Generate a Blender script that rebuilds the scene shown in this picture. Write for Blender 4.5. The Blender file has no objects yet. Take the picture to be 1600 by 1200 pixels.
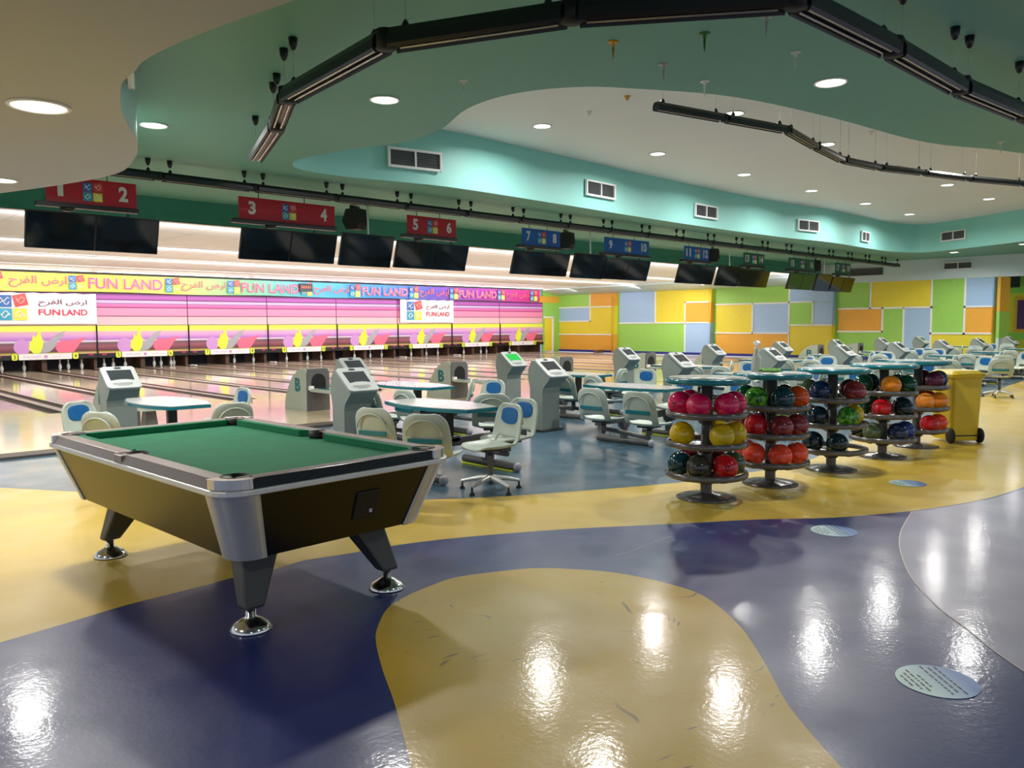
import bpy, math, random
from mathutils import Vector, Matrix
from mathutils.geometry import tessellate_polygon
random.seed(7)
PI = math.pi
scene = bpy.context.scene
COL = scene.collection

# ------------------------------------------------------------------ camera
CAM = Vector((-2.3915, 0.0, 1.56))
YAW, PITCH, ROLL, FPX = math.radians(43.569), math.radians(-4.264), math.radians(-0.337), 1241.82
Fw = Vector((math.sin(YAW)*math.cos(PITCH), math.cos(YAW)*math.cos(PITCH), math.sin(PITCH)))
Rt = Vector((math.cos(YAW), -math.sin(YAW), 0)); Up = Rt.cross(Fw)
Rt, Up = math.cos(ROLL)*Rt + math.sin(ROLL)*Up, -math.sin(ROLL)*Rt + math.cos(ROLL)*Up
cd = bpy.data.cameras.new('camera'); cam = bpy.data.objects.new('camera', cd); COL.objects.link(cam)
cd.sensor_width = 36; cd.lens = FPX/1600*36; cd.clip_end = 200
cam.matrix_world = Matrix(((Rt.x, Up.x, -Fw.x, CAM.x), (Rt.y, Up.y, -Fw.y, CAM.y), (Rt.z, Up.z, -Fw.z, CAM.z), (0, 0, 0, 1)))
scene.camera = cam

def _ray(u, v): return Fw + Rt*((u-800)/FPX) - Up*((v-600)/FPX)
def atz(u, v, z=0.0): d = _ray(u, v); return CAM + d*((z-CAM.z)/d.z)      # measured point on a level plane
def aty(u, v, y): d = _ray(u, v); return CAM + d*((y-CAM.y)/d.y)
def atx(u, v, x): d = _ray(u, v); return CAM + d*((x-CAM.x)/d.x)

# ------------------------------------------------------------------ world, colour management
w = bpy.data.worlds.new('world'); scene.world = w; w.use_nodes = True
w.node_tree.nodes['Background'].inputs[0].default_value = (0.80, 0.86, 1.0, 1)
w.node_tree.nodes['Background'].inputs[1].default_value = 0.55
scene.view_settings.view_transform = 'Standard'; scene.view_settings.look = 'None'
scene.view_settings.gamma = 1; scene.view_settings.use_curve_mapping = False
scene.view_settings.exposure = 0.62
scene.cycles.max_bounces = 6; scene.cycles.diffuse_bounces = 4; scene.cycles.glossy_bounces = 4
scene.cycles.use_denoising = True
scene.cycles.sample_clamp_indirect = 6.0; scene.cycles.caustics_reflective = False; scene.cycles.caustics_refractive = False
LAMP_W = 1.5

def area(name, loc, size, power, color=(1, 1, 1), rot=(0, 0, 0), size_y=None, spread=PI):
    l = bpy.data.lights.new(name, 'AREA'); l.energy = power; l.color = color; l.spread = spread
    l.shape = 'RECTANGLE' if size_y else 'DISK'; l.size = size
    if size_y: l.size_y = size_y
    o = bpy.data.objects.new(name, l); o.location = loc; o.rotation_euler = rot; COL.objects.link(o); return o
P = 3.35                      # pitch of one pair of lanes
FOUL, DECK = 16.0, 31.62      # foul line and masking units
BULK = 16.0
# added fill lights without fixtures, over the lanes and before the masking units
for i in range(5):
    area('pin_deck_fill', (3.6+6.0*i, 29.2, 3.30), 5.6, 26, (1.0, .97, .97), (math.radians(62), 0, 0), .25)  # added fill that brightens the masking panels
    area('lane_fill', (3.6+6.0*i, 22.0, 3.38), 5.6, 125, (1.0, .98, .97), (math.radians(10), 0, 0), .5)  # added fill shining down on the lanes
    area('bulkhead_fill', (3.6+6.0*i, 16.3, 3.30), 5.8, 30, (1.0, .98, .98), (math.radians(100), 0, 0), .12)  # added fill behind the bulkhead, brightens the lane ceiling
    area('lane_ceiling_fill', (3.6+6.0*i, 21.2, 3.42), 5.8, 34, (1.0, .99, .99), (math.radians(100), 0, 0), .1)  # added fill grazing the lane ceiling
    area('lane_ceiling_fill', (3.6+6.0*i, 25.0, 3.40), 5.8, 34, (1.0, .99, .99), (math.radians(100), 0, 0), .1)  # farther row of the added ceiling fill
    area('banner_fill', (3.6+6.0*i, 31.3, 3.50), 5.8, 22, (1.0, .99, .99), (math.radians(-100), 0, 0), .06)  # added fill above the banner, aimed back at the ceiling

# ------------------------------------------------------------------ materials
def lin(h):
    if isinstance(h, str):
        h = h.lstrip('#'); c = [int(h[i:i+2], 16)/255 for i in (0, 2, 4)]
    else: c = [v/255 for v in h]
    return tuple((x/12.92 if x <= .04045 else ((x+.055)/1.055)**2.4) for x in c)
MATS = {}
def mat(name, col, rough=.5, metal=0., noise=0., nscale=8., bump=0., bscale=60., coat=0., emit=0., spec=.5, trans=0., alpha=1.):
    if name in MATS: return MATS[name]
    m = bpy.data.materials.new(name); m.use_nodes = True; nt = m.node_tree; b = nt.nodes['Principled BSDF']
    c = lin(col)
    b.inputs['Base Color'].default_value = (*c, 1); b.inputs['Roughness'].default_value = rough
    b.inputs['Metallic'].default_value = metal; b.inputs['Specular IOR Level'].default_value = spec
    b.inputs['Coat Weight'].default_value = coat; b.inputs['Coat Roughness'].default_value = .06
    b.inputs['Transmission Weight'].default_value = trans
    if emit: b.inputs['Emission Color'].default_value = (*c, 1); b.inputs['Emission Strength'].default_value = emit
    tc = nt.nodes.new('ShaderNodeTexCoord')
    if noise:
        n = nt.nodes.new('ShaderNodeTexNoise'); n.inputs['Scale'].default_value = nscale; n.inputs['Detail'].default_value = 4
        nt.links.new(tc.outputs['Object'], n.inputs['Vector'])
        r = nt.nodes.new('ShaderNodeMapRange'); r.inputs[1].default_value = .3; r.inputs[2].default_value = .7
        r.inputs[3].default_value = 1-noise; r.inputs[4].default_value = 1+noise
        nt.links.new(n.outputs['Fac'], r.inputs[0])
        mx = nt.nodes.new('ShaderNodeVectorMath'); mx.operation = 'SCALE'; mx.inputs[0].default_value = c
        nt.links.new(r.outputs[0], mx.inputs['Scale']); nt.links.new(mx.outputs[0], b.inputs['Base Color'])
    if bump:
        n2 = nt.nodes.new('ShaderNodeTexNoise'); n2.inputs['Scale'].default_value = bscale; n2.inputs['Detail'].default_value = 3
        nt.links.new(tc.outputs['Object'], n2.inputs['Vector'])
        bp = nt.nodes.new('ShaderNodeBump'); bp.inputs['Strength'].default_value = bump; bp.inputs['Distance'].default_value = .01
        nt.links.new(n2.outputs['Fac'], bp.inputs['Height']); nt.links.new(bp.outputs[0], b.inputs['Normal'])
    MATS[name] = m; return m

def floor_mat(name, col, rough=.17, scuff=0., bump=.25):
    m = mat(name, col, rough, noise=.06, nscale=1.3, spec=.45, coat=.42)
    nt = m.node_tree; b = nt.nodes['Principled BSDF']; b.inputs['Coat Roughness'].default_value = .115
    tc = [n for n in nt.nodes if n.type == 'TEX_COORD'][0]
    # gentle waviness of the sheet floor, in two scales
    n1 = nt.nodes.new('ShaderNodeTexNoise'); n1.inputs['Scale'].default_value = 5.0; n1.inputs['Detail'].default_value = 2
    n2 = nt.nodes.new('ShaderNodeTexNoise'); n2.inputs['Scale'].default_value = 42.0; n2.inputs['Detail'].default_value = 3
    for n in (n1, n2): nt.links.new(tc.outputs['Object'], n.inputs['Vector'])
    b1 = nt.nodes.new('ShaderNodeBump'); b1.inputs['Strength'].default_value = bump*.5; b1.inputs['Distance'].default_value = .012
    b2 = nt.nodes.new('ShaderNodeBump'); b2.inputs['Strength'].default_value = bump*.9; b2.inputs['Distance'].default_value = .003
    nt.links.new(n1.outputs['Fac'], b1.inputs['Height']); nt.links.new(n2.outputs['Fac'], b2.inputs['Height'])
    nt.links.new(b1.outputs[0], b2.inputs['Normal']); nt.links.new(b2.outputs[0], b.inputs['Normal']); nt.links.new(b2.outputs[0], b.inputs['Coat Normal'])
    # worn patches: roughness varies
    n3 = nt.nodes.new('ShaderNodeTexNoise'); n3.inputs['Scale'].default_value = 2.4; n3.inputs['Detail'].default_value = 5
    nt.links.new(tc.outputs['Object'], n3.inputs['Vector'])
    mr = nt.nodes.new('ShaderNodeMapRange'); mr.inputs[1].default_value = .35; mr.inputs[2].default_value = .7
    mr.inputs[3].default_value = rough*1.6; mr.inputs[4].default_value = rough*2.3
    nt.links.new(n3.outputs['Fac'], mr.inputs[0]); nt.links.new(mr.outputs[0], b.inputs['Roughness'])
    if scuff:
        # short dark scuff strokes
        mp = nt.nodes.new('ShaderNodeMapping'); mp.inputs['Scale'].default_value = (3.0, 13.0, 1); mp.inputs['Rotation'].default_value = (0, 0, .7)
        wv = nt.nodes.new('ShaderNodeTexNoise'); wv.inputs['Scale'].default_value = 1.6; wv.inputs['Detail'].default_value = 1
        nt.links.new(tc.outputs['Object'], wv.inputs['Vector'])
        ad = nt.nodes.new('ShaderNodeVectorMath'); ad.operation = 'ADD'
        nt.links.new(tc.outputs['Object'], ad.inputs[0]); nt.links.new(wv.outputs['Color'], ad.inputs[1])
        nt.links.new(ad.outputs[0], mp.inputs['Vector'])
        vo = nt.nodes.new('ShaderNodeTexVoronoi'); vo.inputs['Scale'].default_value = 1.0
        nt.links.new(mp.outputs[0], vo.inputs['Vector'])
        rp = nt.nodes.new('ShaderNodeMapRange'); rp.inputs[1].default_value = .06; rp.inputs[2].default_value = .16
        rp.inputs[3].default_value = scuff; rp.inputs[4].default_value = 0
        nt.links.new(vo.outputs['Distance'], rp.inputs[0])
        src = b.inputs['Base Color'].links[0].from_socket
        mx = nt.nodes.new('ShaderNodeMix'); mx.data_type = 'RGBA'; mx.inputs[7].default_value = (.05, .04, .02, 1)
        nt.links.new(rp.outputs[0], mx.inputs[0]); nt.links.new(src, mx.inputs[6]); nt.links.new(mx.outputs[2], b.inputs['Base Color'])
    return m

def band_mat(name, stops, z0, z1, rough=.35):
    """printed horizontal bands; stops = [(height 0..1, hex)]"""
    m = bpy.data.materials.new(name); m.use_nodes = True; nt = m.node_tree; b = nt.nodes['Principled BSDF']
    b.inputs['Roughness'].default_value = rough
    tc = nt.nodes.new('ShaderNodeTexCoord'); sp = nt.nodes.new('ShaderNodeSeparateXYZ')
    nt.links.new(tc.outputs['Object'], sp.inputs[0])
    mr = nt.nodes.new('ShaderNodeMapRange'); mr.inputs[1].default_value = z0; mr.inputs[2].default_value = z1
    nt.links.new(sp.outputs['Z'], mr.inputs[0])
    cr = nt.nodes.new('ShaderNodeValToRGB'); e = cr.color_ramp.elements
    while len(e) < len(stops): e.new(.5)
    for k, (t, h) in enumerate(stops): e[k].position = t; e[k].color = (*lin(h), 1)
    nt.links.new(mr.outputs[0], cr.inputs[0]); nt.links.new(cr.outputs[0], b.inputs['Base Color'])
    return m

M = dict(
    yellow_floor=floor_mat('yellow_floor', (204, 172, 62), .2, .0),
    blob_floor=floor_mat('scuffed_yellow_floor', (190, 154, 32), .22, .75),
    navy_floor=floor_mat('navy_floor', (28, 42, 104), .2),
    teal_floor=floor_mat('teal_floor', (56, 88, 106), .19),
    grey_floor=floor_mat('lilac_grey_floor', (150, 148, 170), .22),
    approach=mat('approach_maple', (226, 204, 170), .10, noise=.05, nscale=3, bump=.03, bscale=3),
    lane=mat('lane_maple', (216, 200, 176), .08, noise=.08, nscale=2),
    gutter=mat('gutter_plastic', (86, 66, 60), .35),
    cap=mat('divider_cap', (196, 178, 172), .35, noise=.05),
    sill=mat('sill_strip', (84, 74, 70), .5),
    green_ceiling=mat('green_ceiling_paint', (108, 166, 150), .55, noise=.03, nscale=.6),
    teal_wall=mat('teal_fascia_paint', (148, 214, 206), .5, noise=.02, nscale=.7),
    green_band=mat('green_bulkhead_paint', (62, 140, 122), .5),
    white_ceiling=mat('white_recess_paint', (232, 230, 230), .6, noise=.02, nscale=.5),
    soffit=mat('cream_soffit_paint', (178, 178, 176), .55, noise=.03, nscale=.5),
    pale_green=mat('pale_green_fascia', (170, 205, 198), .5),
    pale_blue=mat('pale_blue_paint', (205, 222, 226), .5),
    black=mat('black_plastic', (22, 22, 24), .35, bump=.05, bscale=200),
    dark=mat('dark_metal', (58, 60, 60), .4, .3),
    screen=mat('screen_glass', (6, 7, 10), .08),
    pedestal=mat('grey_steel', (86, 84, 82), .35, .1, noise=.04),
    shelf=mat('rack_grey_plastic', (98, 96, 96), .2, .35, noise=.05),
    sage=mat('sage_plastic', (178, 188, 176), .33, noise=.03, bump=.06, bscale=180),
    sage_dark=mat('sage_shadow_plastic', (120, 130, 122), .5),
    console_grey=mat('console_plastic', (140, 148, 140), .45, noise=.03, bump=.08, bscale=220),
    console_face=mat('console_bezel', (166, 171, 168), .3),
    blue_pad=mat('blue_pad', (8, 90, 152), .35),
    teal_edge=mat('teal_edge', (14, 112, 124), .16),
    table_top=mat('speckled_top', (172, 171, 170), .16, noise=.07, nscale=160),
    rack_top=mat('grey_round_top', (138, 146, 144), .28, noise=.07, nscale=140),
    chrome=mat('chrome', (208, 208, 206), .16, 1.0, noise=.04),
    brushed=mat('brushed_metal', (206, 208, 204), .34, .45, noise=.05, nscale=5),
    cloth=mat('green_baize', (14, 116, 76), .9, noise=.09, nscale=7, bump=.15, bscale=900),
    laminate_reflect=mat('laminate_floor_reflection', (56, 46, 20), .32, noise=.07, nscale=3),  # dark laminate with the yellow floor's reflection put into its colour
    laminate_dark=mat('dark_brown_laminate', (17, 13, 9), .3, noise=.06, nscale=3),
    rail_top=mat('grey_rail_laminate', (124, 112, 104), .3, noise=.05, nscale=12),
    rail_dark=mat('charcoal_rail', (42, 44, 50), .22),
    leg=mat('charcoal_leg', (52, 56, 56), .45, bump=.1, bscale=200),
    rubber=mat('black_rubber', (14, 14, 15), .6),
    red=mat('red_sign', (186, 26, 44), .4), blue=mat('blue_sign', (26, 92, 176), .4), green=mat('green_sign', (22, 96, 72), .4),
    white=mat('white_paint', (240, 240, 238), .4), offwhite=mat('off_white_lettering', (215, 215, 210), .5),
    yellow=mat('yellow_paint', (236, 216, 62), .45, noise=.03), orange=mat('orange_paint', (240, 176, 64), .45, noise=.03),
    lime=mat('lime_paint', (158, 212, 96), .45, noise=.03), sky=mat('sky_blue_paint', (168, 200, 234), .45, noise=.03),
    navy=mat('navy_paint', (52, 54, 140), .5), purple=mat('purple_paint', (92, 46, 110), .5),
    pink=mat('pink_print', (244, 132, 178), .4), crimson=mat('crimson_print', (206, 36, 88), .4), lilac=mat('lilac_print', (206, 150, 214), .4),
    feather=mat('grey_print', (170, 168, 176), .4), acid=mat('acid_yellow_print', (226, 240, 66), .4), rose=mat('rose_print', (238, 110, 140), .4),
    peach=mat('peach_print', (250, 186, 176), .4), pale_pink=mat('pale_pink_print', (250, 182, 206), .4),
    logo_blue=mat('logo_blue', (44, 104, 178), .4), logo_red=mat('logo_red', (214, 74, 74), .4), logo_teal=mat('logo_teal', (52, 158, 190), .4), logo_yellow=mat('logo_yellow', (232, 220, 70), .4),
    bin=mat('yellow_bin_plastic', (212, 184, 34), .38, noise=.04, bump=.05, bscale=120),
    pit=mat('pit_black', (16, 14, 14), .8), kickback=mat('brown_kickback', (96, 66, 50), .5),
    hood=mat('hood_grey', (98, 98, 98), .45), bottle=mat('milky_plastic', (226, 232, 214), .3, trans=.35),
    rag=mat('green_rag', (104, 150, 70), .9, noise=.2, nscale=30),
    vent_dark=mat('vent_dark', (92, 96, 98), .6), speaker=mat('speaker_black', (34, 34, 36), .7),
    lamp=mat('lamp_glow', (255, 252, 246), .4, emit=6), lamp_rim=mat('lamp_rim', (235, 235, 232), .4),
    tube_on=mat('tube_glow', (210, 220, 255), .3, emit=5), tube_off=mat('reflector', (190, 180, 172), .2, .9),
    orange_glow=mat('led_red', (255, 70, 30), .4, emit=2.5),
)

# ------------------------------------------------------------------ mesh builder
class MB:
    def __init__(s): s.v = []; s.f = []; s.mi = []; s.sm = []; s.cur = 0
    def m(s, k): s.cur = k; return s
    def add(s, vs, fs, smooth=False):
        o = len(s.v); s.v += [tuple(v) for v in vs]
        for f in fs: s.f.append(tuple(i+o for i in f)); s.mi.append(s.cur); s.sm.append(smooth)
        return s
    def box(s, c, d, rot=None):
        hx, hy, hz = d[0]/2, d[1]/2, d[2]/2
        vs = [Vector((x*hx, y*hy, z*hz)) for z in (-1, 1) for y in (-1, 1) for x in (-1, 1)]
        if rot: vs = [rot @ v for v in vs]
        c = Vector(c)
        return s.add([v+c for v in vs], [(0, 2, 3, 1), (4, 5, 7, 6), (0, 1, 5, 4), (2, 6, 7, 3), (0, 4, 6, 2), (1, 3, 7, 5)])
    def prism(s, poly, h0, h1, axis='z', smooth=False):
        """poly: 2D outline; axis z: (x,y), axis y: (x,z), axis x: (y,z)"""
        def mk(a, b, h): return {'z': (a, b, h), 'y': (a, h, b), 'x': (h, a, b)}[axis]
        n = len(poly); vs = [mk(a, b, h0) for a, b in poly]+[mk(a, b, h1) for a, b in poly]
        tri = tessellate_polygon([[Vector((a, b, 0)) for a, b in poly]])
        s.add(vs, [(i, (i+1) % n, n+(i+1) % n, n+i) for i in range(n)], smooth)
        s.add(vs, [tuple(t) for t in tri]+[tuple(n+i for i in reversed(t)) for t in tri])
        return s
    def taper(s, p0, h0, p1, h1):
        """loft between two equal outlines at two heights"""
        n = len(p0); vs = [(a, b, h0) for a, b in p0]+[(a, b, h1) for a, b in p1]
        return s.add(vs, [(i, (i+1) % n, n+(i+1) % n, n+i) for i in range(n)]+[tuple(reversed(range(n))), tuple(range(n, 2*n))])
    def loft(s, rings, close=True, caps=True, smooth=True):
        n = len(rings[0]); vs = [p for r in rings for p in r]; fs = []
        for k in range(len(rings)-1):
            for i in range(n if close else n-1):
                j = (i+1) % n; fs.append((k*n+i, k*n+j, (k+1)*n+j, (k+1)*n+i))
        s.add(vs, fs, smooth)
        if caps:
            s.add(rings[0], [tuple(reversed(range(n)))]); s.add(rings[-1], [tuple(range(n))])
        return s
    def lathe(s, prof, n=32, c=(0, 0, 0), smooth=True):
        cx, cy, cz = c
        rings = [[(cx+r*math.cos(2*PI*i/n), cy+r*math.sin(2*PI*i/n), cz+z) for i in range(n)] for r, z in prof]
        return s.loft(rings, True, True, smooth)
    def tube(s, pts, r, n=8, smooth=True):
        pts = [Vector(p) for p in pts]; rings = []
        for k, p in enumerate(pts):
            t = (pts[min(k+1, len(pts)-1)]-pts[max(k-1, 0)]).normalized()
            up = Vector((0, 0, 1)) if abs(t.z) < .95 else Vector((1, 0, 0))
            a = t.cross(up).normalized(); b = a.cross(t)
            rr = r[k] if isinstance(r, (list, tuple)) else r
            rings.append([p+(a*math.cos(2*PI*i/n)+b*math.sin(2*PI*i/n))*rr for i in range(n)])
        return s.loft(rings, True, True, smooth)
    def ball(s, c, r, nu=24, nv=14):
        return s.lathe([(max(1e-5, r*math.sin(PI*k/nv)), -r*math.cos(PI*k/nv)) for k in range(nv+1)], nu, c)
    def quad(s, a, b, c, d): return s.add([a, b, c, d], [(0, 1, 2, 3)])
    def merge(s, me, mtx):
        return s.add([mtx @ v.co for v in me.vertices], [tuple(p.vertices) for p in me.polygons])
    def build(s, name, mats, parent=None, bevel=0., loc=None, seg=2, sub=0):
        me = bpy.data.meshes.new(name); me.from_pydata(s.v, [], s.f)
        if not isinstance(mats, (list, tuple)): mats = [mats]
        for m in mats: me.materials.append(m)
        me.polygons.foreach_set('material_index', s.mi); me.polygons.foreach_set('use_smooth', s.sm)
        me.validate(); me.update()
        o = bpy.data.objects.new(name, me); COL.objects.link(o)
        if parent: o.parent = parent
        if loc: o.location = loc
        if bevel:
            b = o.modifiers.new('bevel', 'BEVEL'); b.width = bevel; b.segments = seg; b.limit_method = 'ANGLE'; b.angle_limit = math.radians(40)
            b.harden_normals = False
        if sub:
            b = o.modifiers.new('sub', 'SUBSURF'); b.levels = sub; b.render_levels = sub
        return o

def tag(o, label, cat, group=None):
    o['label'] = label; o['category'] = cat
    if group: o['group'] = group
    return o
def thing(name, label, cat, loc=(0, 0, 0), rz=0, group=None):
    o = bpy.data.objects.new(name, None); o.empty_display_size = .1; COL.objects.link(o)
    o.location = loc; o.rotation_euler = (0, 0, rz)
    return tag(o, label, cat, group)
def struct(mb, name, mats, **k):
    o = mb.build(name, mats, **k); o['kind'] = 'structure'; return o
def copy_tree(root, label, loc, rz=0, group=None):
    r = root.copy(); COL.objects.link(r); r.location = loc; r.rotation_euler = (0, 0, rz); r['label'] = label
    if group: r['group'] = group
    for ch in list(root.children):
        c = ch.copy(); COL.objects.link(c); c.parent = r
        for g in list(ch.children):
            d = g.copy(); COL.objects.link(d); d.parent = c
    return r
def ordinal(n): return ['first', 'second', 'third', 'fourth', 'fifth', 'sixth', 'seventh', 'eighth', 'ninth', 'tenth', 'eleventh', 'twelfth'][n]
def superell(a, b, n=32, e=2.6, cx=0, cy=0):
    out = []
    for i in range(n):
        t = 2*PI*i/n; c, s_ = math.cos(t), math.sin(t)
        out.append((cx+a*math.copysign(abs(c)**(2/e), c), cy+b*math.copysign(abs(s_)**(2/e), s_)))
    return out
def rrect(x0, y0, x1, y1, r, n=4):
    out = []
    for cx, cy, a0 in ((x1-r, y1-r, 0), (x0+r, y1-r, 90), (x0+r, y0+r, 180), (x1-r, y0+r, 270)):
        for k in range(n+1):
            a = math.radians(a0+90*k/n); out.append((cx+r*math.cos(a), cy+r*math.sin(a)))
    return out
_txt = {}
def text_mesh(txt, ext=.004, bold=0.):
    if (txt, ext, bold) in _txt: return _txt[(txt, ext, bold)]
    cu = bpy.data.curves.new('t', 'FONT'); cu.body = txt; cu.extrude = ext; cu.offset = bold; cu.resolution_u = 3
    cu.align_x = 'CENTER'; cu.align_y = 'CENTER'
    o = bpy.data.objects.new('t', cu); COL.objects.link(o)
    dg = bpy.context.evaluated_depsgraph_get(); dg.update()
    me = bpy.data.meshes.new_from_object(o.evaluated_get(dg))
    bpy.data.objects.remove(o)
    xs = [v.co.x for v in me.vertices]; ys = [v.co.y for v in me.vertices]
    _txt[(txt, ext, bold)] = (me, min(xs), max(xs), min(ys), max(ys)); return _txt[(txt, ext, bold)]
def put_text(mb, txt, c, wd, ht, right=Vector((1, 0, 0)), up=Vector((0, 0, 1)), bold=0.):
    """flat raised lettering: centre c, fitted into width wd and height ht"""
    me, x0, x1, y0, y1 = text_mesh(txt, .0, bold)
    sx, sy = wd/(x1-x0), ht/(y1-y0); right = right.normalized(); up = up.normalized(); nrm = right.cross(up)
    mt = Matrix.Identity(4)
    for i in range(3):
        mt[i][0] = right[i]*sx; mt[i][1] = up[i]*sy; mt[i][2] = nrm[i]
    mt.translation = Vector(c)-right*sx*(x0+x1)/2-up*sy*(y0+y1)/2
    return mb.merge(me, mt)
ARABIC = '\uFEA1\uFEAE\uFED4\uFEDF\uFE8D \uFEBD\uFEAD\uFE8D'
def logo(parent, c, s, ny=-1):
    """the four small emblem tiles: blue, tilted red, teal, yellow; on a plane facing -y; c is the centre, s the whole size"""
    x, y, z = c
    for k, (mm, dx, dz, rot) in enumerate((('logo_blue', -.26, .26, 0), ('logo_red', .28, .30, -.22), ('logo_teal', -.26, -.26, 0), ('logo_yellow', .26, -.26, 0))):
        mb = MB(); R = Matrix.Rotation(rot, 3, 'Y')
        mb.box((x+dx*s, y, z+dz*s), (s*.47, .004, s*.47), R)
        mb.m(1)
        for q in range(2):
            mb.tube([(x+dx*s+(t-.5)*s*.3, y-.004, z+dz*s+math.sin(t*7+k+q*2)*s*.07+(q-.5)*s*.14) for t in [i/6 for i in range(7)]], s*.022, 4)
        o = mb.build('logo_tile', [M[mm], M['white'] if k != 1 else M['peach']], parent)

# ------------------------------------------------------------------ floor
def flat(mb, pts, z, hole=None, flip=False):
    loops = [[Vector((p[0], p[1], 0)) for p in pts]]
    if hole: loops.append([Vector((p[0], p[1], 0)) for p in hole])
    allp = [v for l in loops for v in l]
    tri = tessellate_polygon(loops)
    vs = [(v.x, v.y, z) for v in allp]; fs = []
    for t in tri:
        a, b, c = (Vector(vs[i]) for i in t); up = (b-a).cross(c-a).z > 0
        t = tuple(t); fs.append(t if up != flip else tuple(reversed(t)))
    return mb.add(vs, fs)
def smooth_curve(pts, n=5, closed=False):
    """Catmull-Rom through 2D points"""
    out = []; L = len(pts)
    rng = range(L) if closed else range(L-1)
    for i in rng:
        g = lambda k: pts[k % L] if closed else pts[max(0, min(L-1, k))]
        p0, p1, p2, p3 = g(i-1), g(i), g(i+1), g(i+2)
        for k in range(n):
            t = k/n
            out.append(tuple(.5*((2*p1[j])+(-p0[j]+p2[j])*t+(2*p0[j]-5*p1[j]+4*p2[j]-p3[j])*t*t+(-p0[j]+3*p1[j]-3*p2[j]+p3[j])*t**3) for j in (0, 1)))
    if not closed: out.append(tuple(pts[-1]))
    return out
def fl(pix): return [tuple(atz(u, v, 0)[:2]) for u, v in pix]
Xmax, Ymin = 40.0, -9.0
fm = MB()
SEATY = 11.0
fm.m(0).quad((-12, Ymin, 0), (Xmax, Ymin, 0), (Xmax, SEATY, 0), (-12, SEATY, 0))
zone = smooth_curve(fl([(0, 762), (110, 768), (250, 776), (480, 784), (685, 780), (840, 772), (1060, 754), (1165, 739), (1256, 722), (1343, 684), (1440, 655), (1530, 622), (1575, 603)]), 4)
fm.m(3); flat(fm, [(-12, zone[0][1]-.1)]+zone+[(Xmax, zone[-1][1]+2), (Xmax, SEATY), (-12, SEATY)], .001)
nb = smooth_curve(fl([(0, 1004), (100, 975), (200, 945), (300, 920), (367, 902), (430, 889), (475, 876), (545, 865), (620, 852), (700, 842), (800, 833), (900, 826), (1045, 819), (1180, 812), (1300, 809), (1400, 801), (1450, 795), (1500, 787), (1550, 777), (1600, 761)]), 4)
fm.m(1); flat(fm, [(-12, nb[0][1]-.5)]+nb+[(nb[-1][0]+4, nb[-1][1]+.6), (Xmax, nb[-1][1]-1), (Xmax, Ymin), (-12, Ymin)], .001)
blob = smooth_curve(fl([(642, 1200), (630, 1150), (615, 1095), (597, 1045), (587, 1000), (592, 975), (607, 950), (635, 932), (675, 915), (715, 902), (800, 891), (850, 888), (900, 890), (950, 894), (1000, 902), (1050, 914), (1100, 932), (1150, 972), (1180, 1012), (1205, 1055), (1230, 1100), (1270, 1150), (1315, 1200)]), 4)
a, b_ = blob[0], blob[-1]
fm.m(2); flat(fm, blob+[(b_[0]+.05, b_[1]-.5), (.2, -1.6), (-.9, -1.7), (a[0]-.2, a[1]-1.2), (a[0]-.02, a[1]-.3)], .0022)
gr = smooth_curve(fl([(1425, 799.5), (1415.5, 815), (1407.6, 830.5), (1405, 848.5), (1409, 869), (1420, 896), (1436, 918), (1456, 940), (1474, 956), (1500, 975), (1550, 1015), (1600, 1050)]), 4)
fm.m(4); flat(fm, gr+[(gr[-1][0]+1.0, gr[-1][1]-1.4), (8, -5), (30, -5), (30, 1.5)]+[(p[0], p[1]-.03) for p in reversed(nb) if p[0] > gr[0][0]+.1], .0022)
struct(fm, 'floor', [M['yellow_floor'], M['navy_floor'], M['blob_floor'], M['teal_floor'], M['grey_floor']])
# pale joint line around the grey area
mb = MB()
for p, q in zip(gr, gr[1:]):
    d = Vector((q[0]-p[0], q[1]-p[1], 0)).normalized(); n = Vector((-d.y, d.x, 0))*.004
    mb.quad((p[0]-n.x, p[1]-n.y, .003), (q[0]-n.x, q[1]-n.y, .003), (q[0]+n.x, q[1]+n.y, .003), (p[0]+n.x, p[1]+n.y, .003))
struct(mb, 'trim_1', M['cap'])
LZ = .015
mb = MB().box((14.5, (11.2+FOUL)/2, LZ/2-.1), (32.5+3, FOUL-11.2, .2+LZ)); struct(mb, 'floor_approach', M['approach'])
mb = MB().box((14.5, 11.04, .012), (35.5, .34, .045)); struct(mb, 'trim_2', M['sill'], bevel=.01)
mb = MB().box((14.5, 24.5, -.16), (35.5, 17.4, .1)); struct(mb, 'floor_lane_base', M['pit'])

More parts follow.
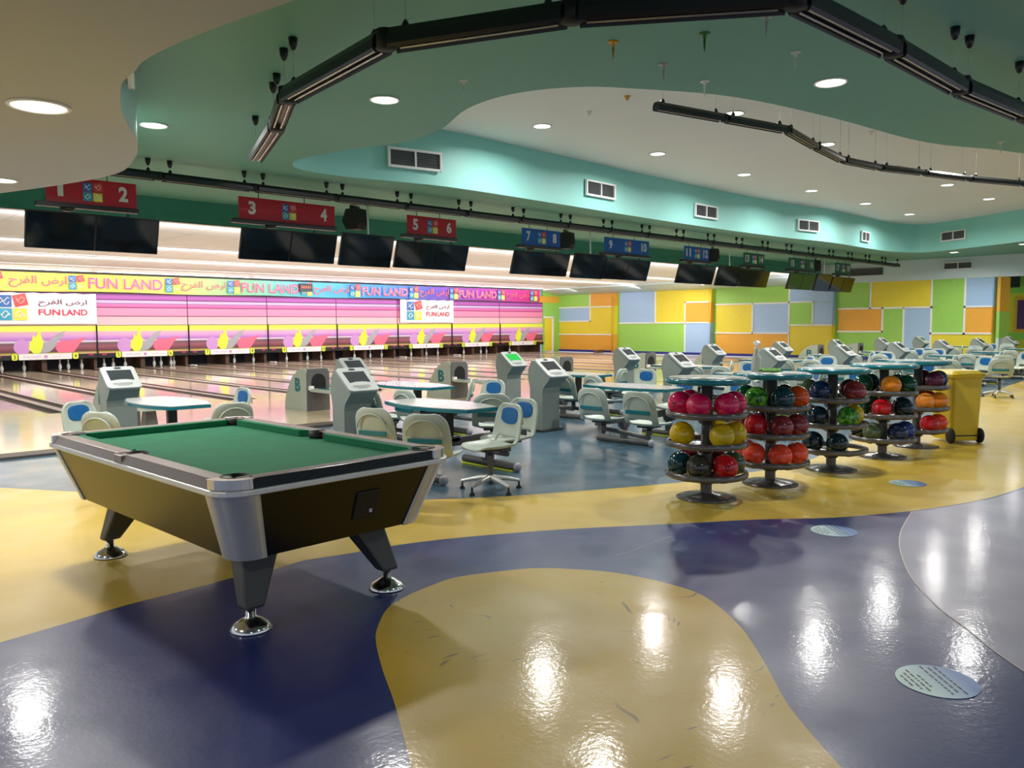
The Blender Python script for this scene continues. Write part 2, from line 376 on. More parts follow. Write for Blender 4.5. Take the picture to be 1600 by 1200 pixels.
# ------------------------------------------------------------------ bowling lanes, gutters, dividers
GW, LW = .235, 1.0668
for n in range(1, 19):
    p = (n-1)//2; x = p*P+(.05+GW+LW/2 if n % 2 else P-.05-GW-LW/2)
    o = MB().box((0, (FOUL+33.2)/2, LZ/2-.03), (LW, 33.2-FOUL, .06+LZ)).build('bowling_lane', M['lane'], loc=(x, 0, 0))
    tag(o, 'polished maple bowling lane running under the yellow tag %d' % n, 'bowling lane', 'bowling lanes')
    for s in (-1, 1):
        g = MB(); prof = [(GW/2*math.cos(PI+PI*k/8), GW/2*.75*math.sin(PI+PI*k/8)) for k in range(9)]
        g.loft([[(a_, y, z+LZ-.004) for a_, z in prof] for y in (FOUL, 32.4)], False, False, True)
        g.build('gutter', M['gutter'], o, loc=(s*(LW/2+GW/2), 0, 0))
for k in range(0, 19):
    x = k*P/2; wd = .09 if k % 2 == 0 else .155
    dv = thing('lane_divider', 'flat grey capping strip %s' % ('between lanes %d and %d' % (k, k+1) if 0 < k < 18 else 'along the outer gutter of lane %d' % (1 if k == 0 else 18)), 'lane divider', (x, 0, 0), 0, 'capping strips between the lanes')
    MB().box((0, (FOUL+31.9)/2, -.03), (wd, 31.9-FOUL, .12)).build('strip', M['cap'] if k % 2 == 0 else mat('divider_cap_dark', (150, 130, 124), .35), dv, bevel=.008)
    if k % 2:
        MB().lathe([(.001, 0), (.12, 0), (.12, .02), (.08, .05), (.001, .06)], 16, (0, FOUL+.02, LZ)).build('end_cap', M['black'], dv)
    else:
        MB().box((0, 31.2, .05), (wd*.9, .5, .05)).build('end_block', M['white'], dv, bevel=.01)

# ------------------------------------------------------------------ masking units, banner, pins
ZB, ZM, ZT = .475, 1.62, 2.81
lower = band_mat('lower_mask_print', [(0, '#f0b8b8'), (.12, '#e8a0a0'), (.15, '#b8b040'), (.20, '#5a2c38'), (.34, '#985462'), (.46, '#6a505e'), (.50, '#e8e0e8'), (.55, '#b070c8'), (.68, '#d8a0d8'), (.80, '#e0b4c0'), (.84, '#e8f060'), (.94, '#f4fa50'), (1, '#c8d860')], ZB, ZM)
upper = band_mat('upper_mask_print', [(0, '#f6c0c6'), (.28, '#f4b8c2'), (.30, '#f090b4'), (.55, '#f092b8'), (.57, '#e458a4'), (.66, '#e274b4'), (.69, '#c8acdc'), (.78, '#d8c0ec'), (.82, '#b04cb4'), (.90, '#c05cc0'), (.96, '#8c3092'), (1, '#602068')], ZM, ZT)
for p in range(0, 9):
    a_, b2 = 2*p+1, 2*p+2; cx = (p+.5)*P
    t = thing('masking_unit', 'striped pink and yellow masking panel with feather print over lanes %d and %d' % (a_, b2), 'masking unit', (cx, DECK, 0), 0, 'masking units above the pin decks')
    MB().box((0, .04, (ZB+ZM)/2), (P-.03, .08, ZM-ZB)).build('lower_panel', lower, t)
    MB().box((0, .08, (ZM+ZT)/2+.01), (P-.015, .08, ZT-ZM-.02)).m(1).box((0, .038, ZM+.29*1.19), (P-.015, .012, .026)).box((0, .038, ZM+.56*1.19), (P-.015, .012, .026)).box((0, .038, ZM+.685*1.19), (P-.015, .012, .016)).box((0, .038, ZM+.80*1.19), (P-.015, .012, .032)).box((0, .038, ZT-.02), (P-.015, .012, .035)).box((-P/2+.01, .036, (ZM+ZT)/2), (.022, .016, ZT-ZM)).build('upper_panel', [upper, mat('plum_line', (104, 24, 84), .5)], t)
    MB().box((0, .02, .52), (P-.01, .12, .17)).build('valance', M['black'], t, bevel=.01)
    MB().m(0).box((-P/2+.008, .0, (ZB+ZM)/2), (.025, .12, ZM-ZB)).build('seam_post', M['black'], t)
    # print figures
    fg = [('lilac', [(-.62+.26*math.cos(2*PI*i/20), .88+.27*math.sin(2*PI*i/20)) for i in range(20)], -.004),
          ('feather', [(-.05, .66), (-.15, .8), (.05, 1.0), (.25, 1.12), (.45, 1.32), (.78, 1.45), (.62, 1.3), (.72, 1.3), (.5, 1.1), (.42, .9), (.25, .72), (.1, .66)], -.008),
          ('acid', [(-.28, .65), (-.42, .8), (-.40, 1.0), (-.30, 1.15), (-.28, 1.3), (-.2, 1.22), (-.12, 1.4), (-.02, 1.58), (-.04, 1.3), (.02, 1.1), (.06, 1.15), (0, .85), (-.08, .66)], -.012),
          ('rose', [(.5, .66), (.42, .8), (.44, 1.0), (.62, 1.1), (.9, 1.1), (1.3, 1.18), (1.42, 1.2), (1.2, .98), (1.08, .8), (.98, .66)], -.008)]
    for mm, pl, y in fg: MB().prism([(a-.1, z) for a, z in pl], y-.003, y+.006, 'y').build('printed_figure', M[mm], t)
    pl = MB().box((-.03, -.09, .54), (1.66, .03, .21)).build('name_plate', M['white'], t, bevel=.006)
    lt = MB(); put_text(lt, 'FUN LAND', (-.45, -.108, .54), .52, .07, bold=.0); put_text(lt, ARABIC, (.45, -.108, .54), .5, .08)
    lt.box((-.03, -.108, .54), (.1, .002, .1)); lt.build('lettering', M['lilac'], pl)
    for s, n in ((-1, a_), (1, b2)):
        tg = MB().prism(rrect(-.09, -.11, .09, .11, .06), -.02, .02, 'y').build('lane_tag', M['acid'], t, loc=(s*.95-.03, -.085, .54))
        q = MB(); put_text(q, str(n), (0, -.022, 0), .07 if n < 10 else .12, .14, bold=.01); q.build('numeral', M['black'], tg)
    for s in (-1, 1): MB().box((s*1.45, -.045, .56), (.16, .006, .04)).build('red_mark', M['crimson'], t)
# pin pit behind
mb = MB().box((P*4.5, 33.9, .2), (9*P+.6, .1, 1.0)); struct(mb, 'wall_pin_pit', M['pit'])
for k in range(19): struct(MB().box((k*P/2, 32.85, .23), (.16 if k % 2 else .1, 1.9, .5)), 'wall_kickback', M['kickback'])
pinprof = [(.001, 0), (.029, 0), (.036, .03), (.055, .09), (.0605, .115), (.052, .17), (.03, .225), (.0235, .255), (.026, .29), (.0322, .335), (.026, .365), (.012, .378), (.001, .381)]
pin0 = MB().lathe(pinprof, 14).build('bowling_pin', M['white'])
firstpin = True
for n, xs in ((3, (-.4, .3)), (4, (-.3, 0, .42)), (5, (-.45, -.1, .3)), (6, (-.35, -.05, .3, .45)), (8, (-.45, .45)), (9, (.3,)), (10, (-.4, .35)), (11, (.42,)), (12, (-.42, .3)), (13, (.35,)), (14, (-.42, .4)), (15, (.42,)), (16, (-.1, .4)), (17, (.4,))):
    p = (n-1)//2; cx = p*P+(.05+GW+LW/2 if n % 2 else P-.05-GW-LW/2)
    for q, dx in enumerate(xs):
        o = pin0 if firstpin else pin0.copy()
        if not firstpin: COL.objects.link(o)
        firstpin = False; o.location = (cx+dx, 32.15+.1*(q % 2), LZ)
        tag(o, ('lone white bowling pin left on the deck of lane %d' % n) if len(xs) == 1 else 'white bowling pin, %s from the left on the deck of lane %d' % (ordinal(q), n), 'bowling pin', 'pins on the decks')
# long banner
bx0, bx1, bz0, bz1 = -.2, 29.75, 2.83, 3.47
bm = bpy.data.materials.new('rainbow_banner'); bm.use_nodes = True; nt = bm.node_tree; bb = nt.nodes['Principled BSDF']; bb.inputs['Roughness'].default_value = .45
tc = nt.nodes.new('ShaderNodeTexCoord'); sp = nt.nodes.new('ShaderNodeSeparateXYZ'); nt.links.new(tc.outputs['Object'], sp.inputs[0])
mr = nt.nodes.new('ShaderNodeMapRange'); mr.inputs[1].default_value = bx0; mr.inputs[2].default_value = bx1; nt.links.new(sp.outputs['X'], mr.inputs[0])
cr = nt.nodes.new('ShaderNodeValToRGB'); e = cr.color_ramp.elements
st = [(0, '#f4e468'), (.26, '#f2e45a'), (.36, '#b6dc84'), (.45, '#7ccfb0'), (.53, '#54b8dc'), (.64, '#3c94dc'), (.74, '#5a50b8'), (.85, '#a83ab0'), (.95, '#c42c8c'), (1, '#d02a78')]
while len(e) < len(st): e.new(.5)
for k, (t_, h) in enumerate(st): e[k].position = t_; e[k].color = (*lin(h), 1)
nt.links.new(mr.outputs[0], cr.inputs[0]); nt.links.new(cr.outputs[0], bb.inputs['Base Color'])
ban = MB()
N = 90
for side, y in ((0, 0), (1, .012)):
    r0 = [(bx0+(bx1-bx0)*i/N, 31.5+y+.02*math.sin(i*.9)+.012*math.sin(i*2.3), bz0+.02*math.sin(i*.35)) for i in range(N+1)]
    r1 = [(bx0+(bx1-bx0)*i/N, 31.5+y+.01*math.sin(i*1.1), bz1) for i in range(N+1)]
    ban.loft([r0, r1], False, False, True)
banner = ban.build('banner', bm)
tag(banner, 'long rainbow printed banner hung along the top of the masking wall', 'banner')
groups = [('a', 57/4+0, 107/1), ]
def bx(u): return aty(u, 440, 31.45).x
for u0, u1, kind in ((-35, 8, 'l'), (13, 104, 'A'), (107, 131, 'l'), (138, 253, 'F'), (258, 280, 'l'), (283, 352, 'A'), (355, 374, 'l'), (377, 467, 'F'), (470, 487, 'l'), (490, 545, 'A'), (546, 562, 'l'), (565, 637, 'F'), (639, 653, 'l'), (655, 701, 'A'), (702, 715, 'l'), (716, 776, 'F'), (777, 788, 'l'), (790, 827, 'A'), (828, 839, 'l')):
    x0, x1 = bx(u0), bx(u1); cx = (x0+x1)/2; wd = x1-x0; cz = (bz0+bz1)/2
    if kind == 'l': logo(banner, (cx, 31.42, cz), min(wd, .6))
    else:
        q = MB(); txt = 'FUN LAND' if kind == 'F' else ARABIC
        put_text(q, txt, (cx, 31.43, cz), wd, .40 if kind == 'F' else .42, bold=.035 if kind == 'F' else .02)
        q.m(1); put_text(q, txt, (cx, 31.425, cz), wd, .40 if kind == 'F' else .42, bold=.0 if kind == 'F' else -.012) if kind == 'F' else None
        q.build('lettering', [mat('letter_outline', (236, 178, 200), .4) if kind == 'F' else mat('salmon_print', (214, 104, 122), .4), mat('letter_pink', (214, 84, 128), .4)], banner)
# two white hanging banners
def white_banner(u0, u1, v0, v1, label, cut=0.):
    A = aty(u0, v0, 31.55); B = aty(u1, v1, 31.55); cx = (A.x+B.x)/2
    t = MB(); r = []
    for z in (A.z, (A.z+B.z)/2, B.z): r.append([(A.x+(B.x-A.x)*i/16, 31.55+.01*math.sin(i*1.3), z+(.02*math.sin(i*2.1) if z == A.z else 0)) for i in range(17)])
    t.loft(r, False, False, True); t.loft([[(x, y+.01, z) for x, y, z in q] for q in r], False, False, True)
    o = t.build('white_banner', M['white']); tag(o, label, 'banner')
    W, H = B.x-A.x, A.z-B.z
    logo(o, (A.x+W*.25, 31.52, B.z+H*.52), H*.8)
    for tx_, fx, fw in (('FUN', .565, .19), ('LAND', .795, .23)):
        q = MB(); put_text(q, tx_, (A.x+W*fx, 31.525, B.z+H*.38), W*fw, H*.2, bold=.02); q.build('lettering', M['crimson'], o)
    q = MB(); put_text(q, ARABIC, (A.x+W*.69, 31.525, B.z+H*.68), W*.44, H*.24, bold=.015); q.build('lettering', mat('plum_print', (120, 60, 100), .5), o)
white_banner(-30, 152, 456, 506, 'white banner with emblem tiles hung over lanes 3 and 4')
white_banner(625, 709, 468, 504, 'white banner with emblem tiles hung over the middle of the masking wall')
led = thing('led_display', 'small black led display with glowing red characters on top of banner', 'display', (aty(479, 447, 31.3).x, 31.38, 3.22))
MB().box((0, 0, 0), (.62, .1, .34)).build('housing', M['black'], led)
q = MB()
for i in range(5): q.box((-.2+.1*i, -.052, .02), (.03, .006, .09))
q.build('character', M['orange_glow'], led)

# ------------------------------------------------------------------ walls around the lanes
mb = MB().box((P*4.5, 34.1, 2.0), (9*P+8, .1, 4.2)); struct(mb, 'wall_back', M['pale_blue'])
XR = 31.5
mb = MB(); mb.m(0).box(((30.17+XR)/2+.02, 31.72, 1.7), (XR-30.17, .1, 3.5))
struct(mb, 'wall_end', [M['lime']])
MB_ = MB().box(((29.8+XR)/2, 31.66, 2.98), (XR-29.8, .06, .36)); struct(MB_, 'trim_3', M['orange'])
dA = aty(852, 497, 31.6); dB = aty(863, 548, 31.6)
mb = MB().m(0).box(((dA.x+dB.x)/2, 31.64, dA.z/2), (dB.x-dA.x, .05, dA.z)); mb.m(1)
mb.box((dB.x+.05, 31.62, dA.z/2), (.1, .1, dA.z+.08)); mb.box(((dA.x+dB.x)/2, 31.62, dA.z+.04), (dB.x-dA.x+.2, .1, .08))
struct(mb, 'door_1', [M['yellow'], M['white']])
mb = MB().box((-1.7, 23, 2.0), (.2, 22.6, 4.2)); struct(mb, 'wall_left', M['pale_blue'])

# coloured right wall, parallel to the lanes, with tapering fins
WT = 3.24
def wy(u): return atx(u, 500, XR).y
def wz(u, v): return atx(u, v, XR).z
struct(MB().box((XR+.16, (9.15+31.7)/2, 2.05), (.2, 31.7-9.15, 4.1)), 'wall_right', M['lime'])
def panel(u0, u1, v0, v1, m_, d=.0):
    y0, y1 = wy(u0), wy(u1); um = (u0+u1)/2
    z0 = 0.08 if v1 is None else wz(um, v1); z1 = WT if v0 is None else wz(um, v0)
    return (y1, y0, z0, z1, m_)
PAN = [  # u0,u1, v_top, v_bottom, colour; measured on the wall
    (868, 922, None, 480, 'lime'), (922, 956, None, 478, 'orange'), (874, 922, 480, 502, 'sky'), (874, 922, 502, 522.6, 'yellow'), (922, 956, 478, 522.6, 'yellow'), (874, 956, 522.6, None, 'orange'), (868, 874, 480, None, 'lime'),
    (968, 1024, None, 504.6, 'sky'), (1024, 1070.6, None, 504.4, 'yellow'), (1070.6, 1108, None, 472, 'yellow'), (1070.6, 1108, 472, 504.4, 'orange'), (968, 1070.6, 504.6, None, 'lime'), (1070.6, 1108, 504.4, None, 'sky'),
    (1119, 1233, None, 474.5, 'lime'), (1119, 1176, 474.5, 520.5, 'yellow'), (1176, 1233, 474.5, 520.5, 'sky'), (1119, 1233, 520.5, None, 'orange'), (1233, 1302, None, 472, 'sky'), (1233, 1270, 472, 508, 'lime'), (1270, 1302, 472, 508, 'sky'), (1233, 1302, 508, None, 'yellow'),
    (1310, 1359.6, None, 481.5, 'lime'), (1359.6, 1455, None, 481, 'yellow'), (1455, 1507, None, 521, 'lime'), (1507, 1550, None, 479, 'sky'), (1507, 1550, 479, 521, 'orange'), (1310, 1379, 481.5, 518, 'orange'), (1379, 1412, 481.5, None, 'lime'), (1310, 1379, 518, None, 'lime'), (1412, 1455, 481, None, 'sky'), (1455, 1550, 521, None, 'yellow')]
names = ['lime', 'orange', 'sky', 'yellow', 'navy', 'white']
mb = MB()
for a_ in PAN:
    y0, y1, z0, z1, c = panel(*a_); mb.m(names.index(c)).box((XR+.03, (y0+y1)/2, (z0+z1)/2), (.06, y1-y0, z1-z0))
struct(mb, 'wall_right_panels', [M[n] for n in names])
# white strips between the colours
ST = [(874, 956, 480, 'h'), (874, 922, 502, 'h'), (874, 956, 522.6, 'h'), (922, None, 502, 'v'), (968, 1108, 504.5, 'h'), (1070.6, 1108, 472, 'h'), (1024, None, 504.5, 'v'), (1070.6, 472, None, 'v'),
      (1119, 1233, 474.5, 'h'), (1233, 1270, 472, 'h'), (1119, 1233, 520.5, 'h'), (1233, 1302, 508, 'h'), (1176, 474.5, 520.5, 'v'), (1233, None, None, 'v'), (1270, 472, 508, 'v'),
      (1310, 1455, 481.3, 'h'), (1310, 1379, 518, 'h'), (1455, 1550, 521, 'h'), (1507, 1550, 479, 'h'), (1359.6, None, 481.3, 'v'), (1379, 481.3, 518, 'v'), (1412, 481.3, None, 'v'), (1455, None, None, 'v'), (1507, None, 521, 'v')]
for k, (a_, b2, c, kd) in enumerate(ST):
    mb = MB()
    if kd == 'h':
        y0, y1 = wy(b2), wy(a_); z = wz((a_+b2)/2, c); mb.box((XR-.01, (y0+y1)/2, z), (.05, y1-y0+.07, .07))
    else:
        z0 = .08 if c is None else wz(a_, c); z1 = WT if b2 is None else wz(a_, b2); y = wy(a_); mb.box((XR-.01, y, (z0+z1)/2), (.05, .07, z1-z0+.07))
    struct(mb, 'trim_%d' % (k+10), M['white'])
# fins (buttresses) and their colours
FIN = [(956, 968, [(None, 478, 'orange'), (478, 522.6, 'yellow'), (522.6, None, 'orange')]),
       (1108, 1119, [(None, 472, 'yellow'), (472, 504.4, 'orange'), (504.4, None, 'sky')]),
       (1302, 1310, [(None, 508, 'sky'), (508, None, 'yellow')]),
       (1550, 1561, [(None, 479, 'sky'), (479, 521, 'orange'), (521, None, 'yellow')])]
for k, (u0, u1, sg) in enumerate(FIN):
    yb = wy(u0); ya = wy(u1)+.15; mb = MB()
    for (v0, v1, c) in sg:
        z1 = WT if v0 is None else wz(u0, v0); z0 = .0 if v1 is None else wz(u0, v1)
        def dep(z): return .18+.18*(1-z/WT)
        mb.m(names.index(c))
        d0, d1 = dep(z0), dep(z1)
        # wedge: flush at the far edge, standing out at the near edge
        vs = []
        for z, d in ((z0, d0), (z1, d1)): vs += [(XR+.05, yb, z), (XR-.05, yb, z), (XR-d, ya, z), (XR+.05, ya, z)]
        mb.add(vs, [(3, 2, 1, 0), (4, 5, 6, 7), (0, 1, 5, 4), (1, 2, 6, 5), (2, 3, 7, 6), (3, 0, 4, 7)])
    struct(mb, 'wall_right_fin', [M[n] for n in names])
mb = MB().box((XR-.02, (9.2+31.6)/2, .07), (.09, 22.4, .12)); struct(mb, 'baseboard_right', M['navy'])
# pale bulkhead above the coloured wall and the cove towards the lane ceiling
mb = MB().box((XR+.02, (8.0+31.7)/2, (WT+4.06)/2), (.12, 31.7-8.0, 4.06-WT)); struct(mb, 'trim_4', M['pale_blue'])
mb = MB(); mb.prism([(29.9, 3.62), (29.9, 3.5), (30.4, 3.38), (31.0, 3.27), (XR-.02, 3.24), (XR-.02, 3.62)], BULK+.06, 31.7, 'y'); struct(mb, 'ceiling_cove', M['pale_blue'])
# return wall and the farther wall past the end of the coloured one
xr = aty(1572, 480, 9.1).x
mb = MB(); mb.m(0).box(((XR+xr)/2+.1, 9.1, 2.61), (xr-XR+.3, .1, 1.5-.18)); mb.m(1).box(((XR+xr)/2+.1, 9.1, 1.45), (xr-XR+.3, .1, 1.0)); mb.m(2).box(((XR+xr)/2+.1, 9.1, .47), (xr-XR+.3, .1, .96))
struct(mb, 'wall_return', [M['orange'], M['lime'], M['pale_blue']])
XF = 37.0
mb = MB(); zf = lambda v: atx(1590, v, XF).z
mb.m(0).box((XF, 4, (zf(458)+4.06)/2), (.1, 14, 4.06-zf(458))); mb.m(1).box((XF, 4, (zf(458)+zf(520))/2), (.1, 14, zf(458)-zf(520)))
mb.m(2).box((XF, 4, (zf(520)+zf(531))/2), (.1, 14, zf(520)-zf(531))); mb.m(1).box((XF, 4, zf(531)/2), (.1, 14, zf(531)))
struct(mb, 'wall_far', [M['lime'], M['yellow'], M['lime']])
A = atx(1591, 469, XF-.06); B = atx(1640, 514, XF-.06)
mb = MB().m(1).box((XF-.08, (A.y+B.y)/2, (A.z+B.z)/2), (.06, A.y-B.y+.25, A.z-B.z+.25)); mb.m(0).box((XF-.1, (A.y+B.y)/2, (A.z+B.z)/2), (.06, A.y-B.y, A.z-B.z)); struct(mb, 'window_1', [M['purple'], M['orange']])
sp_ = thing('wall_speaker', 'black box loudspeaker mounted high on green wall past the coloured panels', 'speaker', tuple(atx(1584, 438, XF-.35)))
MB().box((0, 0, 0), (.3, .42, .6)).build('cabinet', M['speaker'], sp_, bevel=.02); MB().box((.2, 0, .1), (.22, .05, .05)).build('bracket', M['black'], sp_)

# ------------------------------------------------------------------ ceilings
ZG, ZR, ZS = 4.06, 5.06, 3.31
near = [tuple(atz(u, v, ZG)[:2]) for u, v in [(457, 258), (475, 247), (550, 233), (630, 222), (687, 203), (730, 170), (800, 147), (900, 136), (1000, 139), (1150, 152), (1300, 184), (1450, 223), (1600, 240)]]
far = [tuple(atz(u, v, ZG)[:2]) for u, v in [(1600, 377), (1525, 386), (1450, 394), (1412, 394), (1375, 391), (1300, 379), (1225, 371), (1112, 356), (1000, 339), (850, 315), (700, 292), (550, 277), (480, 267)]]
recess = smooth_curve(near+[(15.5, 2.6), (20, 2.6), (24, 4.0), (26.0, 6.0)]+far, 5, True)
sof_edge = smooth_curve([tuple(atz(u, v, ZS)[:2]) for u, v in [(462, 0), (344, 41), (266, 73), (225, 95), (212.5, 109), (200, 120), (190.6, 131), (188, 150), (190.6, 175), (202, 198), (213, 216), (215, 230), (212.5, 244), (194, 266), (156, 278), (100, 288), (60, 294), (0, 302)]], 5)
sof = [(-.05, 1.5), (-.1, 3.0)]+sof_edge+[(-1.2, 12.0), (-12, 12.0), (-12, 1.5)]
mb = MB(); flat(mb, [(-12, Ymin), (Xmax, Ymin), (Xmax, BULK), (-12, BULK)], ZG, recess, flip=True)
struct(mb, 'ceiling', M['green_ceiling'])
def fascia(loop, z0, z1, name, m_, closed=True):
    mb = MB(); L = loop+[loop[0]] if closed else loop
    mb.loft([[(x, y, z0) for x, y in L], [(x, y, z1) for x, y in L]], False, False, True); return struct(mb, name, m_)
fascia(recess, ZG, ZR, 'wall_recess_fascia', M['teal_wall'])
xs = [p[0] for p in recess]; ys = [p[1] for p in recess]
mb = MB(); mb.quad((min(xs)-.2, min(ys)-.2, ZR), (min(xs)-.2, max(ys)+.2, ZR), (max(xs)+.2, max(ys)+.2, ZR), (max(xs)+.2, min(ys)-.2, ZR)); struct(mb, 'ceiling_recess', M['white_ceiling'])
mb = MB(); flat(mb, sof, ZS, flip=True); struct(mb, 'ceiling_soffit', M['soffit'])
fascia(sof, ZS, ZG, 'wall_soffit_fascia', M['pale_green'])
# bulkhead behind the signs, then the lane ceiling stepping down towards the masking wall
mb = MB().box((14.5, BULK+.05, (3.62+ZG)/2+.05), (35.5, .1, ZG-3.62+.1)); struct(mb, 'wall_bulkhead', M['green_band'])
cm = mat('lane_ceiling_tile', (248, 247, 246), .5); nt = cm.node_tree; bb = nt.nodes['Principled BSDF']
br = nt.nodes.new('ShaderNodeTexBrick'); br.inputs['Scale'].default_value = 1; br.offset = 0; br.inputs['Brick Width'].default_value = 1.2; br.inputs['Row Height'].default_value = 1.2
br.inputs['Mortar Size'].default_value = .008; br.inputs['Color1'].default_value = (*lin((248, 247, 246)), 1); br.inputs['Color2'].default_value = (*lin((246, 244, 243)), 1); br.inputs['Mortar'].default_value = (*lin((205, 198, 192)), 1)
tc = [n for n in nt.nodes if n.type == 'TEX_COORD'][0]; nt.links.new(tc.outputs['Object'], br.inputs['Vector']); nt.links.new(br.outputs['Color'], bb.inputs['Base Color'])
mb = MB(); ysz = [(BULK, 20.9, 3.62), (20.9, 24.7, 3.60), (24.7, 28.7, 3.575), (28.7, 34.1, 3.55)]
for y0, y1, z in ysz: mb.box((14.5, (y0+y1)/2, z+.1), (35.5, y1-y0, .2))
struct(mb, 'ceiling_lanes', cm)

# downlights
def downlight(x, y, z, power, label, r=.15):
    t = thing('downlight', label, 'ceiling light', (x, y, z), 0, 'round ceiling downlights')
    MB().lathe([(r*.99, 0), (r*1.12, 0), (r*1.14, -.012), (r*1.0, -.018), (r*.96, -.004)], 28).build('trim_ring', M['lamp_rim'], t)
    MB().lathe([(.001, -.006), (r*.97, -.006), (r*.97, -.002), (.001, -.002)], 28).build('diffuser', M['lamp'], t)
    area('downlight_beam', (x, y, z-.03), r*1.9, power*LAMP_W, (1.0, .975, .94), (0, 0, 0), None, math.radians(165))
PW = 34
for k, (u, v) in enumerate([(601, 155), (1298, 128), (240, 195)]):
    p = atz(u, v, ZG); downlight(p.x, p.y, ZG, PW, 'round lit downlight in green ceiling ' + ('below the bend of the near track', 'beneath the right run of the near track', 'just beside the cream soffit edge')[k])
for k, (u, v) in enumerate([(1491, 394), (1600, 381)]):
    p = atz(u, v, ZG); downlight(p.x, p.y, ZG, PW, 'small bright downlight in far green ceiling ' + ('above the right wall vent', 'cut by the right photo edge')[k])
for k in range(6): downlight(7.89+3.41*k, 10.0, ZR, PW*1.25, 'round downlight in white recess, far row, %s from the left' % ordinal(k))
for k in range(6): downlight(6.25+3.41*k, 7.25, ZR, PW*1.25, 'round downlight in white recess, near row behind the middle track, %s from the left' % ordinal(k))
downlight(14.7, 4.9, ZR, PW, 'round downlight in white recess behind its near edge')
for k, (x, y) in enumerate([(-.66, 7.23), (-.17, 11.1)]): downlight(x, y, ZS, PW, ('large glaring', 'farther')[k]+' downlight in the cream soffit at upper left', .2 if k == 0 else .16)
for x, y in [(-4.5, 4.0), (-5, 8.5)]: area('soffit_fill', (x, y, ZS-.03), .3, PW*1.3, (1, .97, .93))  # added fill lights out of view, no fixture modelled
for x, y in [(1.5, -1.5), (6, -1.0), (11, -.5), (16, 0.3), (-4, -3), (21, 1.5), (26, .5), (30.5, 4.5), (34, 5.5), (34, 0), (29, -3), (23, -4)]: area('hall_fill', (x, y, ZG-.03), .3, PW*.6, (1, .97, .94))  # unseen fill added to brighten the foreground and the right side

# vents
def vent(c, d, wd, ht, label, m_=None):
    """c centre, d direction along the wall (2D)"""
    ang = math.atan2(d[1], d[0]); t = thing('air_vent', label, 'air vent', c, ang, 'wall air vents')
    fr = MB()
    for x, z, a_, b2 in ((0, ht/2, wd, .04), (0, -ht/2, wd, .04), (-wd/2, 0, .04, ht+.04), (wd/2, 0, .04, ht+.04), (0, 0, .03, ht)): fr.box((x, -.02, z), (a_, .05, b2))
    fr.build('frame', M['white'] if m_ is None else m_, t)
    g = MB(); n = 9
    for i in range(n): g.box((0, -.008, -ht/2+ht*(i+.5)/n), (wd-.04, .02, ht/n*.55), Matrix.Rotation(.5, 3, 'X'))
    g.build('louvres', M['vent_dark'] if m_ is None else m_, t)
    MB().box((0, .01, 0), (wd-.03, .01, ht-.03)).build('duct', M['hood'], t)
def on_recess(u, v):
    best = None; d = _ray(u, v); L = recess
    for i in range(len(L)):
        a_, b2 = L[i], L[(i+1) % len(L)]; ex, ey = b2[0]-a_[0], b2[1]-a_[1]
        den = d.x*ey-d.y*ex
        if abs(den) < 1e-9: continue
        t = ((a_[0]-CAM.x)*ey-(a_[1]-CAM.y)*ex)/den; s = ((a_[0]-CAM.x)*d.y-(a_[1]-CAM.y)*d.x)/den
        if 0 <= s <= 1 and t > 0 and (best is None or t > best[0]): best = (t, (ex, ey))
    t, e_ = best; q = CAM+d*t; L_ = math.hypot(*e_); e_ = (e_[0]/L_, e_[1]/L_)
    return q, e_
for k, (u, v, wpx) in enumerate([(647, 250, 80), (936, 297, 42), (1101, 331, 31), (1261, 353, 29), (1350, 370, 15), (1491, 368, 30)]):
    q, e_ = on_recess(u, v)
    if e_[0] < 0 or k == 5: e_ = (-e_[0], -e_[1])
    if k == 5 and e_[1] > 0: e_ = (-e_[0], -e_[1])
    # frame faces the room: local -y must point to the camera
    nrm = Vector((e_[1], -e_[0]))
    if nrm.dot(Vector((CAM.x-q.x, CAM.y-q.y))) < 0: e_ = (-e_[0], -e_[1]); nrm = -nrm
    vent((q.x+nrm.x*.03, q.y+nrm.y*.03, q.z), e_, 1.0 if k != 4 else .62, .30, 'white framed air vent on teal fascia, %s from the left' % ordinal(k))
for k, (u, v, wd) in enumerate([(1353, 425, 1.35), (1497, 415, 1.0)]):
    q = atx(u, v, XR-.06); vent((q.x, q.y, q.z), (0, -1), wd, .26, ('dark slotted vent on pale bulkhead beside the lane 17-18 sign', 'grey slotted vent on pale bulkhead above the blue panel')[k], M['vent_dark'] if k == 0 else None)
for i in range(len(sof_edge)-1):
    if sof_edge[i][1] > 6.75: break
e_ = (sof_edge[i+1][0]-sof_edge[i-1][0], sof_edge[i+1][1]-sof_edge[i-1][1]); L_ = math.hypot(*e_); e_ = (e_[0]/L_, e_[1]/L_)
vent((sof_edge[i][0]+.06*e_[1], sof_edge[i][1]-.06*e_[0], 3.72), e_, .8, .3, 'air vent seen edge-on on the soffit fascia at upper left')

